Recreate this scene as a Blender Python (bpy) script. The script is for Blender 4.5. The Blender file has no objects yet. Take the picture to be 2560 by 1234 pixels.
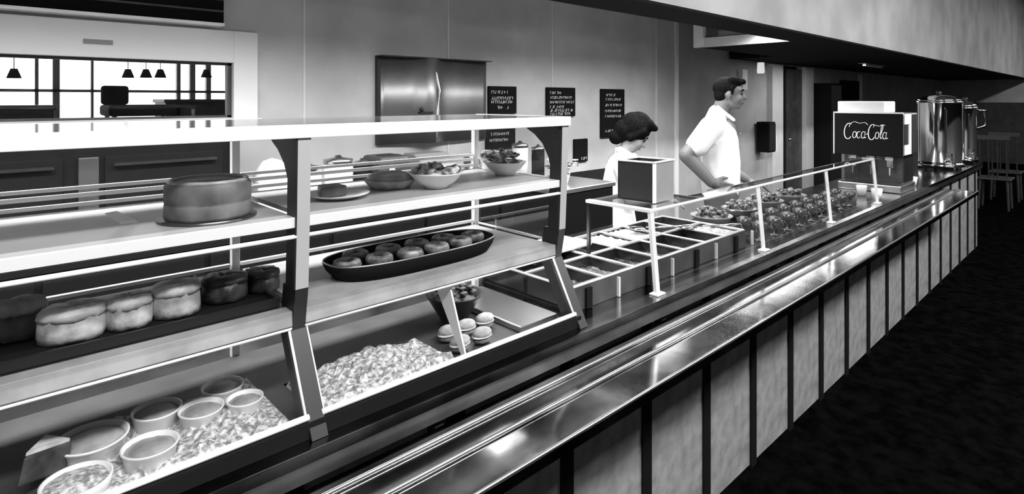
import bpy, bmesh, math, random
from mathutils import Vector, Matrix
random.seed(7)
R = math.radians
scene = bpy.context.scene
COL = scene.collection

# ------------------------------------------------------------------ camera, light, exposure
F_PX, VPX, HOR, CAMZ = 1450.0, 2824.0, 248.0, 1.60
YAW = math.atan2(VPX - 1280, F_PX)                   # counter direction lies this far right of the view axis
cam_d = bpy.data.cameras.new('camera'); cam = bpy.data.objects.new('camera', cam_d); COL.objects.link(cam)
cam_d.sensor_fit = 'HORIZONTAL'; cam_d.sensor_width = 36.0
cam_d.lens = F_PX / 2560 * 36.0
cam_d.shift_y = -(617 - HOR) / 2560
cam_d.clip_start = 0.02; cam_d.clip_end = 200
cam.location = (0, 0, CAMZ)
cam.rotation_euler = (R(90), 0, YAW - R(90))
scene.camera = cam
VD = Vector((math.cos(YAW), math.sin(YAW), 0)); VR = Vector((math.sin(YAW), -math.cos(YAW), 0))

def at(px, py, Y):
    """the point on the plane y = Y that the photograph shows at px, py"""
    d = VD * F_PX + VR * (px - 1280) + Vector((0, 0, HOR - py))
    return Vector((0, 0, CAMZ)) + d * (Y / d.y)

scene.view_settings.view_transform = 'Standard'
scene.view_settings.look = 'None'
scene.view_settings.gamma = 1.0
scene.view_settings.use_curve_mapping = False
scene.view_settings.exposure = 0.0

world = bpy.data.worlds.new('world'); scene.world = world; world.use_nodes = True
bg = world.node_tree.nodes['Background']; bg.inputs[0].default_value = (1, 1, 1, 1); bg.inputs[1].default_value = 3.0

def area(name, loc, sx, sy, power, rot=(0, 0, 0), spread=180):
    d = bpy.data.lights.new(name, 'AREA'); d.shape = 'RECTANGLE'; d.size = sx; d.size_y = sy; d.energy = power
    d.spread = R(spread)
    o = bpy.data.objects.new(name, d); COL.objects.link(o); o.location = loc; o.rotation_euler = rot
    return o
# fluorescent rows: behind the soffit over the servers, and on the dining side's ceiling
area('server_lamp', (0.3, 2.12, 2.235), 3.0, 0.20, 100, spread=160)
area('server_lamp', (3.6, 2.12, 2.235), 3.0, 0.20, 80, spread=160)
area('dining_lamp', (0.6, -1.2, 3.9), 3.2, 0.5, 360)
area('dining_lamp', (5.6, -1.6, 3.9), 3.2, 0.5, 330)
area('dining_lamp', (10.5, -1.6, 3.9), 3.2, 0.5, 90)
area('server_lamp', (8.2, 2.5, 2.09), 1.4, 0.2, 22)  # unseen lamp, added to brighten the far wall and door
area('dining_lamp', (15.5, -1.6, 3.9), 3.2, 0.5, 150)

# ------------------------------------------------------------------ materials
MATS = {}
def mat(name, v, rough=0.6, metal=0.0, noise=0.0, nscale=8.0, bump=0.0, spec=0.5, v2=None, coat=0.0, ncon=None, detail=4):
    if name in MATS: return MATS[name]
    m = bpy.data.materials.new(name); m.use_nodes = True; nt = m.node_tree
    b = nt.nodes['Principled BSDF']
    b.inputs['Base Color'].default_value = (v, v, v, 1)
    b.inputs['Roughness'].default_value = rough; b.inputs['Metallic'].default_value = metal
    b.inputs['Specular IOR Level'].default_value = spec
    b.inputs['Coat Weight'].default_value = coat
    if noise or bump or v2 is not None:
        tc = nt.nodes.new('ShaderNodeTexCoord'); n = nt.nodes.new('ShaderNodeTexNoise')
        n.inputs['Scale'].default_value = nscale; n.inputs['Detail'].default_value = detail
        nt.links.new(tc.outputs['Object'], n.inputs['Vector'])
        if noise or v2 is not None:
            r = nt.nodes.new('ShaderNodeValToRGB')
            lo, hi = (v * (1 - noise), min(1, v * (1 + noise))) if v2 is None else (v, v2)
            e = r.color_ramp.elements
            a, c = ncon or (0.35, 0.65)
            e[0].position = a; e[1].position = c
            e[0].color = (lo, lo, lo, 1); e[1].color = (hi, hi, hi, 1)
            nt.links.new(n.outputs['Fac'], r.inputs['Fac']); nt.links.new(r.outputs['Color'], b.inputs['Base Color'])
        if bump:
            bp = nt.nodes.new('ShaderNodeBump'); bp.inputs['Strength'].default_value = bump; bp.inputs['Distance'].default_value = 0.01
            nt.links.new(n.outputs['Fac'], bp.inputs['Height']); nt.links.new(bp.outputs['Normal'], b.inputs['Normal'])
    MATS[name] = m
    return m

def emat(name, v, s):
    m = bpy.data.materials.new(name); m.use_nodes = True; b = m.node_tree.nodes['Principled BSDF']
    b.inputs['Base Color'].default_value = (v, v, v, 1)
    b.inputs['Emission Color'].default_value = (1, 1, 1, 1); b.inputs['Emission Strength'].default_value = s
    return m

def glassmat(name, tint=0.96, gl=1.0):
    m = bpy.data.materials.new(name); m.use_nodes = True; nt = m.node_tree; nt.nodes.clear()
    o = nt.nodes.new('ShaderNodeOutputMaterial'); mx = nt.nodes.new('ShaderNodeMixShader')
    t = nt.nodes.new('ShaderNodeBsdfTransparent'); g = nt.nodes.new('ShaderNodeBsdfGlossy'); fr = nt.nodes.new('ShaderNodeLayerWeight')
    pw = nt.nodes.new('ShaderNodeMath'); pw.operation = 'POWER'; pw.inputs[1].default_value = 4.5
    ad = nt.nodes.new('ShaderNodeMath'); ad.operation = 'MULTIPLY_ADD'; ad.inputs[1].default_value = 0.9; ad.inputs[2].default_value = 0.05; ad.use_clamp = True
    ml = nt.nodes.new('ShaderNodeMath'); ml.operation = 'MULTIPLY'; ml.inputs[1].default_value = gl
    t.inputs[0].default_value = (tint, tint, tint, 1); g.inputs['Roughness'].default_value = 0.02
    g.inputs[0].default_value = (1, 1, 1, 1); nt.links.new(fr.outputs['Facing'], pw.inputs[0]); nt.links.new(pw.outputs[0], ad.inputs[0]); nt.links.new(ad.outputs[0], ml.inputs[0]); nt.links.new(ml.outputs[0], mx.inputs[0])
    nt.links.new(t.outputs[0], mx.inputs[1]); nt.links.new(g.outputs[0], mx.inputs[2]); nt.links.new(mx.outputs[0], o.inputs[0])
    return m

STEEL = mat('brushed_steel', 0.62, 0.28, 1.0, noise=0.12, nscale=3)
TRAYST = mat('tray_steel', 0.24, 0.11, 1.0, noise=0.75, nscale=4)
TOPST = mat('worktop_steel', 0.22, 0.16, 1.0, noise=0.6, nscale=5)
CHROME = mat('chrome', 0.8, 0.08, 1.0)
DKSTEEL = mat('dark_steel', 0.12, 0.3, 0.9, noise=0.2)
BRIGHT = mat('bright_metal_trim', 0.85, 0.35, 0.3)
WALL = mat('plaster_wall', 0.52, 0.85, noise=0.14, nscale=2.2, bump=0.08)
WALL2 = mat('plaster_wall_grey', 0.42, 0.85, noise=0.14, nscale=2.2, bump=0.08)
SOFF = mat('soffit_plaster', 0.42, 0.9, noise=0.18, nscale=2.0, bump=0.1)
WHITE = mat('white_paint', 0.85, 0.5)
CREAM = mat('pale_enamel', 0.7, 0.35, noise=0.04)
BLACK = mat('black_paint', 0.012, 0.45)
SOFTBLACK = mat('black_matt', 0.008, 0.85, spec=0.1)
DARK = mat('dark_grey_paint', 0.05, 0.5, noise=0.3)
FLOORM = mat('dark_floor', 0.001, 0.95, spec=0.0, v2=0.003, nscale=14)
SFLOOR = mat('kitchen_floor', 0.12, 0.6, noise=0.2)
PANEL = mat('laminate_panel', 0.24, 0.55, noise=0.22, nscale=16, bump=0.05)
BATTEN = mat('dark_batten', 0.006, 0.6, spec=0.15)
GLASS = glassmat('clear_glass')
GLASS2 = glassmat('window_glass', 0.98, 0.5)
CHINA = mat('white_china', 0.8, 0.25)
MIDGREY = mat('grey_enamel', 0.25, 0.45, noise=0.1)
SKIN = mat('skin', 0.33, 0.55, noise=0.05)
SKIN2 = mat('skin_tanned', 0.13, 0.55, noise=0.05)
HAIR = mat('dark_hair', 0.004, 0.9, spec=0.03, bump=0.4, nscale=60, v2=0.008)
CLOTH = mat('white_cloth', 0.85, 0.9, bump=0.3, nscale=14)
TROUS = mat('grey_trousers', 0.12, 0.9, bump=0.2, nscale=14)
SHOE = mat('black_shoes', 0.01, 0.4)
ICE = mat('crushed_ice', 0.25, 0.25, v2=0.75, nscale=90, bump=0.8, ncon=(.4, .6))
CUSTARD = mat('custard', 0.22, 0.35, v2=0.42, nscale=22, bump=0.15)
CAKE = mat('sponge', 0.30, 0.85, v2=0.55, nscale=34, bump=0.4)
CHEESE = mat('cake_dark_side', 0.06, 0.6, v2=0.20, nscale=12, bump=0.3)
CHOC = mat('chocolate', 0.015, 0.4, v2=0.08, nscale=22, bump=0.4)
ICING = mat('icing', 0.75, 0.5, v2=0.4, nscale=26, bump=0.4)
DOUGH = mat('fried_dough', 0.06, 0.6, v2=0.22, nscale=30, bump=0.4)
SALAD = mat('salad_leaves', 0.03, 0.5, v2=0.6, nscale=38, bump=0.8, ncon=(.4, .6))
STEW = mat('stew', 0.01, 0.35, v2=0.10, nscale=30, bump=0.6)
RICE = mat('pale_food', 0.25, 0.6, v2=0.6, nscale=50, bump=0.8)
WOOD = mat('dark_wood', 0.02, 0.5, v2=0.04, nscale=6)

# ------------------------------------------------------------------ mesh builder
class MB:
    def __init__(s): s.bm = bmesh.new()
    def _x(s, vs, M):
        if M is not None: bmesh.ops.transform(s.bm, matrix=M, verts=vs)
        return vs
    def box(s, x0, x1, y0, y1, z0, z1, M=None):
        r = bmesh.ops.create_cube(s.bm, size=1)
        vs = r['verts']
        for v in vs:
            v.co = Vector(((x0 + x1) / 2 + v.co.x * (x1 - x0), (y0 + y1) / 2 + v.co.y * (y1 - y0), (z0 + z1) / 2 + v.co.z * (z1 - z0)))
        return s._x(vs, M)
    def prism(s, pts, axis, a, b, M=None):
        """pts: 2D polygon, extruded from a to b along axis ('x': pts are y,z; 'y': x,z; 'z': x,y)"""
        def mk(p, c):
            return {'x': (c, p[0], p[1]), 'y': (p[0], c, p[1]), 'z': (p[0], p[1], c)}[axis]
        A = [s.bm.verts.new(mk(p, a)) for p in pts]; B = [s.bm.verts.new(mk(p, b)) for p in pts]
        n = len(pts)
        s.bm.faces.new(A); s.bm.faces.new(B[::-1])
        for i in range(n): s.bm.faces.new((A[i], B[i], B[(i + 1) % n], A[(i + 1) % n]))
        return s._x(A + B, M)
    def lathe(s, prof, c=(0, 0, 0), n=28, M=None, sx=1.0, sy=1.0):
        rings = []; vs = []
        for r, z in prof:
            if r <= 1e-6:
                v = s.bm.verts.new((c[0], c[1], c[2] + z)); rings.append([v]); vs.append(v)
            else:
                ring = [s.bm.verts.new((c[0] + sx * r * math.cos(2 * math.pi * k / n), c[1] + sy * r * math.sin(2 * math.pi * k / n), c[2] + z)) for k in range(n)]
                rings.append(ring); vs += ring
        for a, b in zip(rings, rings[1:]):
            for k in range(n):
                k2 = (k + 1) % n
                if len(a) == 1 and len(b) == 1: continue
                if len(a) == 1: s.bm.faces.new((a[0], b[k], b[k2]))
                elif len(b) == 1: s.bm.faces.new((a[k], b[0], a[k2]))
                else: s.bm.faces.new((a[k], b[k], b[k2], a[k2]))
        for ring in (rings[0], rings[-1]):
            if len(ring) > 2:
                try: s.bm.faces.new(ring)
                except Exception: pass
        return s._x(vs, M)
    def cyl(s, p0, p1, r0, r1=None, n=16):
        r1 = r0 if r1 is None else r1
        p0 = Vector(p0); p1 = Vector(p1); d = p1 - p0
        q = d.to_track_quat('Z', 'Y').to_matrix().to_4x4()
        return s.lathe([(0, 0), (r0, 0), (r1, d.length), (0, d.length)], n=n, M=Matrix.Translation(p0) @ q)
    def tube(s, pts, r, n=8):
        pts = [Vector(p) for p in pts]; rings = []
        for i, p in enumerate(pts):
            t = (pts[min(i + 1, len(pts) - 1)] - pts[max(i - 1, 0)]).normalized()
            q = t.to_track_quat('Z', 'Y')
            rings.append([s.bm.verts.new(p + q @ Vector((r * math.cos(2 * math.pi * k / n), r * math.sin(2 * math.pi * k / n), 0))) for k in range(n)])
        for a, b in zip(rings, rings[1:]):
            for k in range(n):
                s.bm.faces.new((a[k], a[(k + 1) % n], b[(k + 1) % n], b[k]))
        s.bm.faces.new(rings[0][::-1]); s.bm.faces.new(rings[-1])
    def ball(s, c, r, sub=2, M=None):
        rr = bmesh.ops.create_icosphere(s.bm, subdivisions=sub, radius=1)
        r = (r, r, r) if not hasattr(r, '__len__') else r
        m = Matrix.Diagonal((r[0], r[1], r[2], 1))
        if M is not None: m = M @ m
        m = Matrix.Translation(c) @ m
        bmesh.ops.transform(s.bm, matrix=m, verts=rr['verts'])
        return rr['verts']
    def caps(s, p0, p1, r0, r1):
        """tapered limb with round ends (closed shells, meant for the voxel union)"""
        s.ball(p0, r0); s.ball(p1, r1); s.cyl(p0, p1, r0, r1, n=14)
    def torus(s, c, R_, r, n=28, m=10, M=None, sz=1.0):
        vs = []; rings = []
        for i in range(n):
            a = 2 * math.pi * i / n
            rg = []
            for j in range(m):
                b = 2 * math.pi * j / m
                v = s.bm.verts.new((c[0] + (R_ + r * math.cos(b)) * math.cos(a), c[1] + (R_ + r * math.cos(b)) * math.sin(a), c[2] + r * sz * math.sin(b)))
                rg.append(v); vs.append(v)
            rings.append(rg)
        for i in range(n):
            for j in range(m):
                s.bm.faces.new((rings[i][j], rings[(i + 1) % n][j], rings[(i + 1) % n][(j + 1) % m], rings[i][(j + 1) % m]))
        return s._x(vs, M)
    def build(s, name, m, parent=None, smooth=False, bevel=0.0, label=None, cat=None, group=None, kind=None, remesh=0.0, sm=0):
        bmesh.ops.recalc_face_normals(s.bm, faces=s.bm.faces)
        co = [v.co for v in s.bm.verts]
        lo = [min(c[i] for c in co) for i in range(3)]; hi = [max(c[i] for c in co) for i in range(3)]
        org = Vector(((lo[0] + hi[0]) / 2, (lo[1] + hi[1]) / 2, lo[2]))
        bmesh.ops.translate(s.bm, vec=-org, verts=s.bm.verts)
        me = bpy.data.meshes.new(name); s.bm.to_mesh(me); s.bm.free()
        if smooth:
            me.polygons.foreach_set('use_smooth', [True] * len(me.polygons))
        me.materials.append(m)
        o = bpy.data.objects.new(name, me); COL.objects.link(o)
        o['_w'] = list(org)
        if parent is not None:
            o.parent = parent; o.location = org - Vector(parent['_w'])
        else: o.location = org
        if remesh:
            r = o.modifiers.new('r', 'REMESH'); r.mode = 'VOXEL'; r.voxel_size = remesh; r.use_smooth_shade = True
            if sm:
                q = o.modifiers.new('s', 'SMOOTH'); q.iterations = sm; q.factor = 0.5
        if bevel:
            b = o.modifiers.new('b', 'BEVEL'); b.width = bevel; b.segments = 2; b.limit_method = 'ANGLE'; b.angle_limit = R(40)
        if smooth and not remesh:
            try:
                me.shade_auto_smooth = True
            except Exception: pass
        tag(o, label, cat, group, kind)
        return o

def tag(o, label=None, cat=None, group=None, kind=None):
    if label: o['label'] = label
    if cat: o['category'] = cat
    if group: o['group'] = group
    if kind: o['kind'] = kind
    return o

def thing(name, label, cat, loc, group=None):
    o = bpy.data.objects.new(name, None); COL.objects.link(o); o.location = loc; o['_w'] = list(loc)
    o.empty_display_size = 0.1
    return tag(o, label, cat, group)

def copy_tree(o, loc=None, label=None, rz=None, parent=None):
    c = o.copy(); COL.objects.link(c)
    if parent is not None: c.parent = parent
    if loc is not None: c.location = loc; c['_w'] = list(loc)
    if rz is not None: c.rotation_euler.z = rz
    if label: c['label'] = label
    for ch in [x for x in bpy.data.objects if x.parent == o]:
        copy_tree(ch, parent=c)
    return c

def box(name, m, x0, x1, y0, y1, z0, z1, parent=None, bevel=0.0, **k):
    mb = MB(); mb.box(x0, x1, y0, y1, z0, z1); return mb.build(name, m, parent, bevel=bevel, **k)
def struct(name, m, x0, x1, y0, y1, z0, z1, **k):
    return box(name, m, x0, x1, y0, y1, z0, z1, kind='structure', **k)

# ------------------------------------------------------------------ room shell
YB = 3.40                       # back wall of the serving area
XL, XR = -3.0, 19.0
m_ = None
def _floor():
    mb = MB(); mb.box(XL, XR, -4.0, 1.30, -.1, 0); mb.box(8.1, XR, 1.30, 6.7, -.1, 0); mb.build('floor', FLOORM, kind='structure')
_floor()
struct('floor.001', SFLOOR, XL, 8.1, 1.30, 6.7, -0.1, 0.0)
struct('ceiling', SOFF, XL, XR, -4.0, 1.85, 4.0, 4.1)
struct('ceiling.001', WALL2, XL, XR, 1.85, 6.7, 2.8, 2.9)
struct('wall_front', DARK, XL, XR, -4.1, -4.0, 0, 4.1)
struct('wall_left', WALL2, XL - .1, XL, -4.0, 6.7, 0, 4.1)
# far wall: pale above, dark panelling below
m_ = MB(); m_.box(XR, XR + .1, -4.0, 6.7, 0, 4.1); m_.build('wall_right', WALL2, kind='structure')
struct('trim_1', WOOD, XR - .04, XR, -4.0, YB, 0, 1.52)
# soffit that hangs over the serving line
struct('wall_soffit', SOFF, XL, XR, 1.67, 1.85, 2.10, 4.0)
struct('trim_2', SOFTBLACK, XL, XR, 1.66, 1.95, 2.085, 2.10)  # black plate puts the shade under the soffit into its colour
# back wall with the window opening
WX0, WX1, WZ0, WZ1 = -2.2, 1.068, 1.50, 1.80
XJ = at(1690, 300, YB).x
mb = MB()
mb.box(XL, XJ, YB, YB + .12, 0, WZ0); mb.box(XL, WX0, YB, YB + .12, WZ0, WZ1); mb.box(WX1, XJ, YB, YB + .12, WZ0, WZ1); mb.box(XL, XJ, YB, YB + .12, WZ1, 2.8)
mb.build('wall_back', WALL, kind='structure')
DX0, DX1 = at(1958, 300, YB).x, at(2012, 300, YB).x
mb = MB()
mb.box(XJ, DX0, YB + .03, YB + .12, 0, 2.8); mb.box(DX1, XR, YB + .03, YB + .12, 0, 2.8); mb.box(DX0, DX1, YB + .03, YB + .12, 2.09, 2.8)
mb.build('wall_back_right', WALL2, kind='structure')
struct('trim_3', WHITE, XJ - .03, XJ + .03, YB - .015, YB + .04, 0, 2.8)
for i, px in enumerate((1640,)):
    x = at(px, 300, YB).x
    struct('trim_4', CREAM, x - .012, x + .012, YB - .008, YB, 0, 2.8)
# thin joint strips between the wall boards
for k, px in enumerate((760, 1120, 1380)):
    x = at(px, 300, YB).x
    struct('trim_%d' % (5 + k), CREAM, x - .006, x + .006, YB - .005, YB, 1.0, 2.8)
# window casing
wn = thing('window_1', 'wide white cased window in the back wall looking into a bright room', 'window', (-.5, YB, WZ0)); wn['kind'] = 'structure'; del wn['category']
mb = MB()
mb.box(WX1, 1.196, YB - .03, YB, WZ0 - .03, 1.975); mb.box(WX0 - .1, WX1, YB - .03, YB, WZ1, 1.975)
mb.build('window_frame', WHITE, wn, bevel=.003)
box('window_sill', WHITE, WX0 - .1, 1.196, YB - .10, YB, WZ0 - .035, WZ0 - .005, wn, bevel=.003)
mb = MB()
for (a, b, c, d) in ((WX0, WX1, WZ0, WZ0 + .012), (WX0, WX1, WZ1 - .014, WZ1), (WX1 - .02, WX1, WZ0, WZ1), (WX0, WX0 + .02, WZ0, WZ1)):
    mb.box(a, b, YB + .01, YB + .03, c, d)
mb.build('inner_frame', DARK, wn)
box('window_pane', GLASS2, WX0 + .02, WX1 - .02, YB + .018, YB + .022, WZ0 + .012, WZ1 - .014, wn)
# small maker's plate on the header
pl = box('name_plate', MIDGREY, at(208, 90, YB - .03).x, at(282, 90, YB - .03).x, YB - .034, YB - .03, 1.862, 1.885, label='small grey plate on the white header above the window', cat='plate')

# roller shutter housing over the window
sh = thing('roller_shutter', 'dark ribbed roller shutter housing above the white window casing', 'shutter', (-.8, YB, 1.985))
sx1 = .995
mb = MB(); mb.box(WX0 - .1, sx1, YB - .10, YB - .01, 2.005, 2.62); mb.build('housing', SOFTBLACK, sh)
for k in range(5):
    z = 2.06 + k * .062
    box('slat', DARK, WX0 - .1, sx1 - .004, YB - .112, YB - .10, z, z + .010, sh)
box('bottom_rail', BRIGHT, WX0 - .1, sx1, YB - .115, YB - .01, 1.988, 2.003, sh)

# bright room behind the window
struct('wall_far', WHITE, XL, -2.6, 6.6, 6.7, 0, 2.8)
mb = MB(); mb.box(-2.6, 2.1, 6.6, 6.7, 0, .95); mb.box(-2.6, 2.1, 6.6, 6.7, 2.45, 2.8); mb.box(2.1, XR, 6.6, 6.7, 0, 2.8)
mb.build('wall_far_glazed', WHITE, kind='structure')
w2 = thing('window_2', 'tall glazed window wall of the room beyond', 'window', (0, 6.6, .95)); w2['kind'] = 'structure'; del w2['category']
mb = MB()
for px, w in ((92, .025), (141, .05), (231, .02), (447, .035), (482, .05), (522, .045)):
    x = at(px, 240, 6.6).x; mb.box(x - w / 2, x + w / 2, 6.6, 6.66, .95, 2.45)
mb.box(-2.6, 2.1, 6.6, 6.66, 1.665, 1.69)
mb.build('mullions', MIDGREY, w2)
box('window_pane', GLASS2, -2.6, 2.1, 6.63, 6.634, .95, 2.45, w2)
# furniture seen in that room
def dark_unit(name, label, cat, x0, x1, y0, y1, z1, m=DARK, group=None):
    t = thing(name, label, cat, ((x0 + x1) / 2, (y0 + y1) / 2, 0), group)
    box('body', m, x0, x1, y0, y1, .06, z1 - .03, t, bevel=.004)
    box('top', m, x0 - .015, x1 + .015, y0 - .015, y1 + .015, z1 - .03, z1, t, bevel=.004)
    box('base', SOFTBLACK, x0 + .02, x1 - .02, y0 + .02, y1 - .02, 0, .06, t)
    n = max(1, round((x1 - x0) / .6))
    for k in range(n):
        a = x0 + (x1 - x0) * k / n + .012; b = x0 + (x1 - x0) * (k + 1) / n - .012
        d = box('door', m, a, b, y0 - .018, y0, .10, z1 - .06, t, bevel=.003)
        box('handle', STEEL, b - .05, b - .038, y0 - .035, y0 - .018, z1 - .28, z1 - .14, d)
    return t
dark_unit('sideboard', 'low dark cupboard at left in the room behind the window', 'cupboard', -1.6, .42, 4.9, 5.3, 1.56)
dark_unit('sideboard', 'dark cupboard seen through the right half of the window', 'cupboard', 1.25, 1.85, 5.7, 6.1, 1.60)
def vase_obj(name, m, prof, c, label, cat, group=None):
    mb = MB(); mb.lathe(prof, c); return mb.build(name, m, smooth=True, label=label, cat=cat, group=group)
p = at(350, 260, 5.0)
t = thing('tall_stool', 'dark padded counter stool behind the middle of the window', 'stool', (p.x, 5.0, 0))
mb = MB(); mb.box(p.x - .22, p.x + .22, 4.8, 5.2, 1.48, 1.56); mb.build('seat', SOFTBLACK, t, bevel=.02)
mb = MB(); mb.box(p.x - .22, p.x - .05, 5.1, 5.16, 1.56, 1.70); mb.build('backrest', SOFTBLACK, t, bevel=.02)
for a in (-.18, .18):
    for b in (4.85, 5.15):
        mb = MB(); mb.cyl((p.x + a, b, 0), (p.x + a, b, 1.48), .015); mb.build('leg', DKSTEEL, t)
lab = {320: 'leftmost dark pendant lamp seen through the window', 365: 'second dark pendant lamp seen through the window', 401: 'third dark pendant lamp, middle of the window', 516: 'dark pendant lamp seen nearest the window right edge', 35: 'dark pendant lamp seen at far left of the window'}
for px in (320, 365, 401, 516, 35):
    p = at(px, 185, 5.6)
    t = thing('pendant_lamp', lab[px], 'lamp', (p.x, p.y, p.z - .03), 'pendant lamps in the room behind the window')
    mb = MB(); mb.lathe([(0, .07), (.02, .07), (.045, .0), (.04, 0), (.016, .06), (0, .06)], (p.x, p.y, p.z - .03)); mb.build('lamp_shade', SOFTBLACK, t, smooth=True)
    mb = MB(); mb.cyl((p.x, p.y, p.z + .04), (p.x, p.y, 2.8), .003); mb.build('cord', MIDGREY, t)

# lowered ceiling over the far part of the serving area
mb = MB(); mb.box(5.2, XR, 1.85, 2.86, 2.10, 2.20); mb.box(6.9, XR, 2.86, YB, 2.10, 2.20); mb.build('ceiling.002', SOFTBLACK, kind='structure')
struct('trim_8', CREAM, 5.16, 5.2, 1.85, 2.86, 2.10, 2.19)
struct('trim_9', WHITE, 5.14, 5.2, 2.80, 2.90, 2.10, 2.50)
t = thing('storage_box', 'pale open carton lying on top of the lowered ceiling', 'box', (5.5, 2.62, 2.20))
box('body', CREAM, 5.35, 5.6, 2.50, 2.75, 2.20, 2.27, t)
box('flap', WHITE, 5.33, 5.345, 2.50, 2.62, 2.27, 2.34, t)

# door in the back wall, pillars and dim things at the far end
d1 = thing('door_1', 'dark door with a pale frame in the back wall beyond the servers', 'door', (DX0, YB, 0)); d1['kind'] = 'structure'; del d1['category']
box('door_panel', DARK, DX0 + .05, DX1 - .03, YB + .03, YB + .07, 0.005, 2.05, d1, bevel=.004)
mb = MB(); mb.box(DX0 - .06, DX0 + .05, YB - .02, YB + .03, 0, 2.08); mb.build('door_frame', SOFTBLACK, d1)
mb = MB(); mb.box(DX1 - .03, DX1 + .28, YB - .03, YB + .03, 0, 2.09); mb.box(DX0 - .46, DX0 - .10, YB - .04, YB + .03, 0, 2.09); mb.build('door_casing', CREAM, d1)
mb = MB(); mb.cyl((DX0 + .12, YB + .03, 1.02), (DX0 + .12, YB - .03, 1.02), .012); mb.ball((DX0 + .12, YB - .04, 1.02), .026); mb.build('door_handle', CHROME, d1, smooth=True)
t = thing('tall_locker', 'narrow black locker standing right of the pale door frame', 'locker', (at(2046, 300, YB).x, YB - .1, 0))
lx = at(2046, 300, YB).x
box('body', SOFTBLACK, lx - .2, lx + .25, YB - .25, YB, 0, 1.85, t); box('door', BLACK, lx - .19, lx + .24, YB - .262, YB - .25, .05, 1.82, t)
# dark framed picture near the far end
a = at(2103, 200, YB); b = at(2152, 250, YB)
t = thing('framed_picture', 'dark picture with a pale right border on the far back wall', 'picture', (a.x, YB, b.z))
box('picture_sheet', SOFTBLACK, a.x, b.x - .15, YB - .02, YB + .02, b.z, a.z, t); box('border', CREAM, b.x - .15, b.x, YB - .025, YB + .02, b.z - .05, a.z + .12, t)
# narrow dark cabinet left of the door
lx = at(1903, 350, YB).x
t = thing('wall_cabinet', 'narrow dark cabinet on the wall left of the door', 'cabinet', (lx, YB - .08, .9))
box('body', SOFTBLACK, lx - .14, lx + .06, YB - .16, YB, .9, 1.30, t); box('door', BLACK, lx - .13, lx + .05, YB - .172, YB - .16, .92, 1.28, t); box('side_strip', WHITE, lx + .06, lx + .09, YB - .172, YB - .1, .9, 1.12, t)
# small white hanging lamp above the door way
p = at(1902, 172, 2.8)
t = thing('hanging_lamp', 'small white cylinder lamp hanging left of the dark door', 'lamp', (p.x, p.y, p.z - .05))
mb = MB(); mb.lathe([(0, 0), (.035, 0), (.04, .02), (.035, .12), (0, .12)], (p.x, p.y, p.z - .05)); mb.build('lamp_shade', emat('lamp_white', .9, 0.6), t, smooth=True)
mb = MB(); mb.cyl((p.x, p.y, p.z + .07), (p.x, p.y, 2.10 if p.x > 5.2 else 2.8), .006); mb.build('cord', BLACK, t)
p = at(1857, 175, YB)
box('wall_strip', WHITE, p.x - .07, p.x + .07, YB - .03, YB + .03, 1.72, 1.98, label='short white upright strip on the wall above the man head', cat='strip')
# fixture hanging in the dark near the soffit
p = at(2188, 168, 2.5)
t = thing('ceiling_fixture', 'dim pale strip fixture under the dark far ceiling', 'lamp', (p.x, p.y, p.z))
box('tube', CREAM, p.x - .5, p.x + .3, p.y - .02, p.y + .02, p.z, p.z + .03, t); box('housing', BLACK, p.x - .6, p.x + .4, p.y - .05, p.y + .05, p.z + .03, 2.10, t)

# chairs far away in the dark dining end
def chair(label, x, y):
    t = thing('dining_chair', label, 'chair', (x, y, 0), 'dining chairs at the dark far end')
    box('seat', WOOD, x - .2, x + .2, y - .2, y + .2, .43, .46, t, bevel=.01)
    mb = MB()
    for k in range(4): mb.tube([(x - .18, y - .15 + k * .10, .46), (x - .24, y - .15 + k * .10, 1.02)], .010)
    mb.box(x - .26, x - .22, y - .19, y + .19, 1.02, 1.08); mb.build('backrest', WOOD, t)
    for a in (-.17, .17):
        for b in (-.17, .17):
            mb = MB(); mb.cyl((x + a, y + b, 0), (x + a * .9, y + b * .9, .43), .015, .018, 8); mb.build('leg', WOOD, t)
chair('wooden spindle chair at the far end, nearest the counter', 11.0, 1.35)
chair('middle one of three dim spindle chairs at the far end', 12.1, 1.35)
chair('wooden spindle chair at the right edge of the photo', 12.6, .75)

# ------------------------------------------------------------------ counter and tray slide
CX0, CX1, TX1 = -1.4, 8.0, 6.0
YF = 1.13
ct = thing('serving_counter', 'long serving counter faced with grey panels and black battens', 'counter', (3, 1.4, 0))
box('worktop', TOPST, CX0, CX1, 1.085, 1.70, .895, .92, ct, bevel=.003)
box('body', SOFTBLACK, CX0 + .02, CX1 - .02, YF + .02, 1.66, .0, .895, ct)
xs = [1.278 + .4085 * k for k in range(-6, 20)]
for k, x in enumerate(xs[:-1]):
    x1 = min(xs[k + 1], CX1)
    if x < CX1 - .05: box('panel', PANEL, x + .024, x1 - .024, YF, YF + .02, .012, .86, ct, bevel=.002)
for x in xs:
    if x < CX1: box('batten', BATTEN, x - .026, x + .026, YF - .008, YF + .02, .0, .86, ct)
box('apron', DKSTEEL, CX0, CX1, 1.087, 1.13, .86, .895, ct)
ts = thing('tray_slide', 'long ribbed stainless tray slide running along the counter front', 'tray slide', (3, .96, .83))
mb = MB(); mb.box(CX0, TX1, .859, 1.086, .842, .848); mb.build('shelf', TRAYST, ts)
for y, r in ((1.042, .0055), (.965, .0055)):
    mb = MB(); mb.tube([(CX0, y, .852), (TX1, y, .852)], r, 12); mb.build('rail', STEEL, ts, smooth=True)
mb = MB(); mb.prism([(.842, .826), (.842, .850), (.859, .850), (.859, .842), (.848, .840), (.848, .826)], 'x', CX0, TX1); e_ = mb.build('front_edge', TRAYST, ts)
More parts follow.
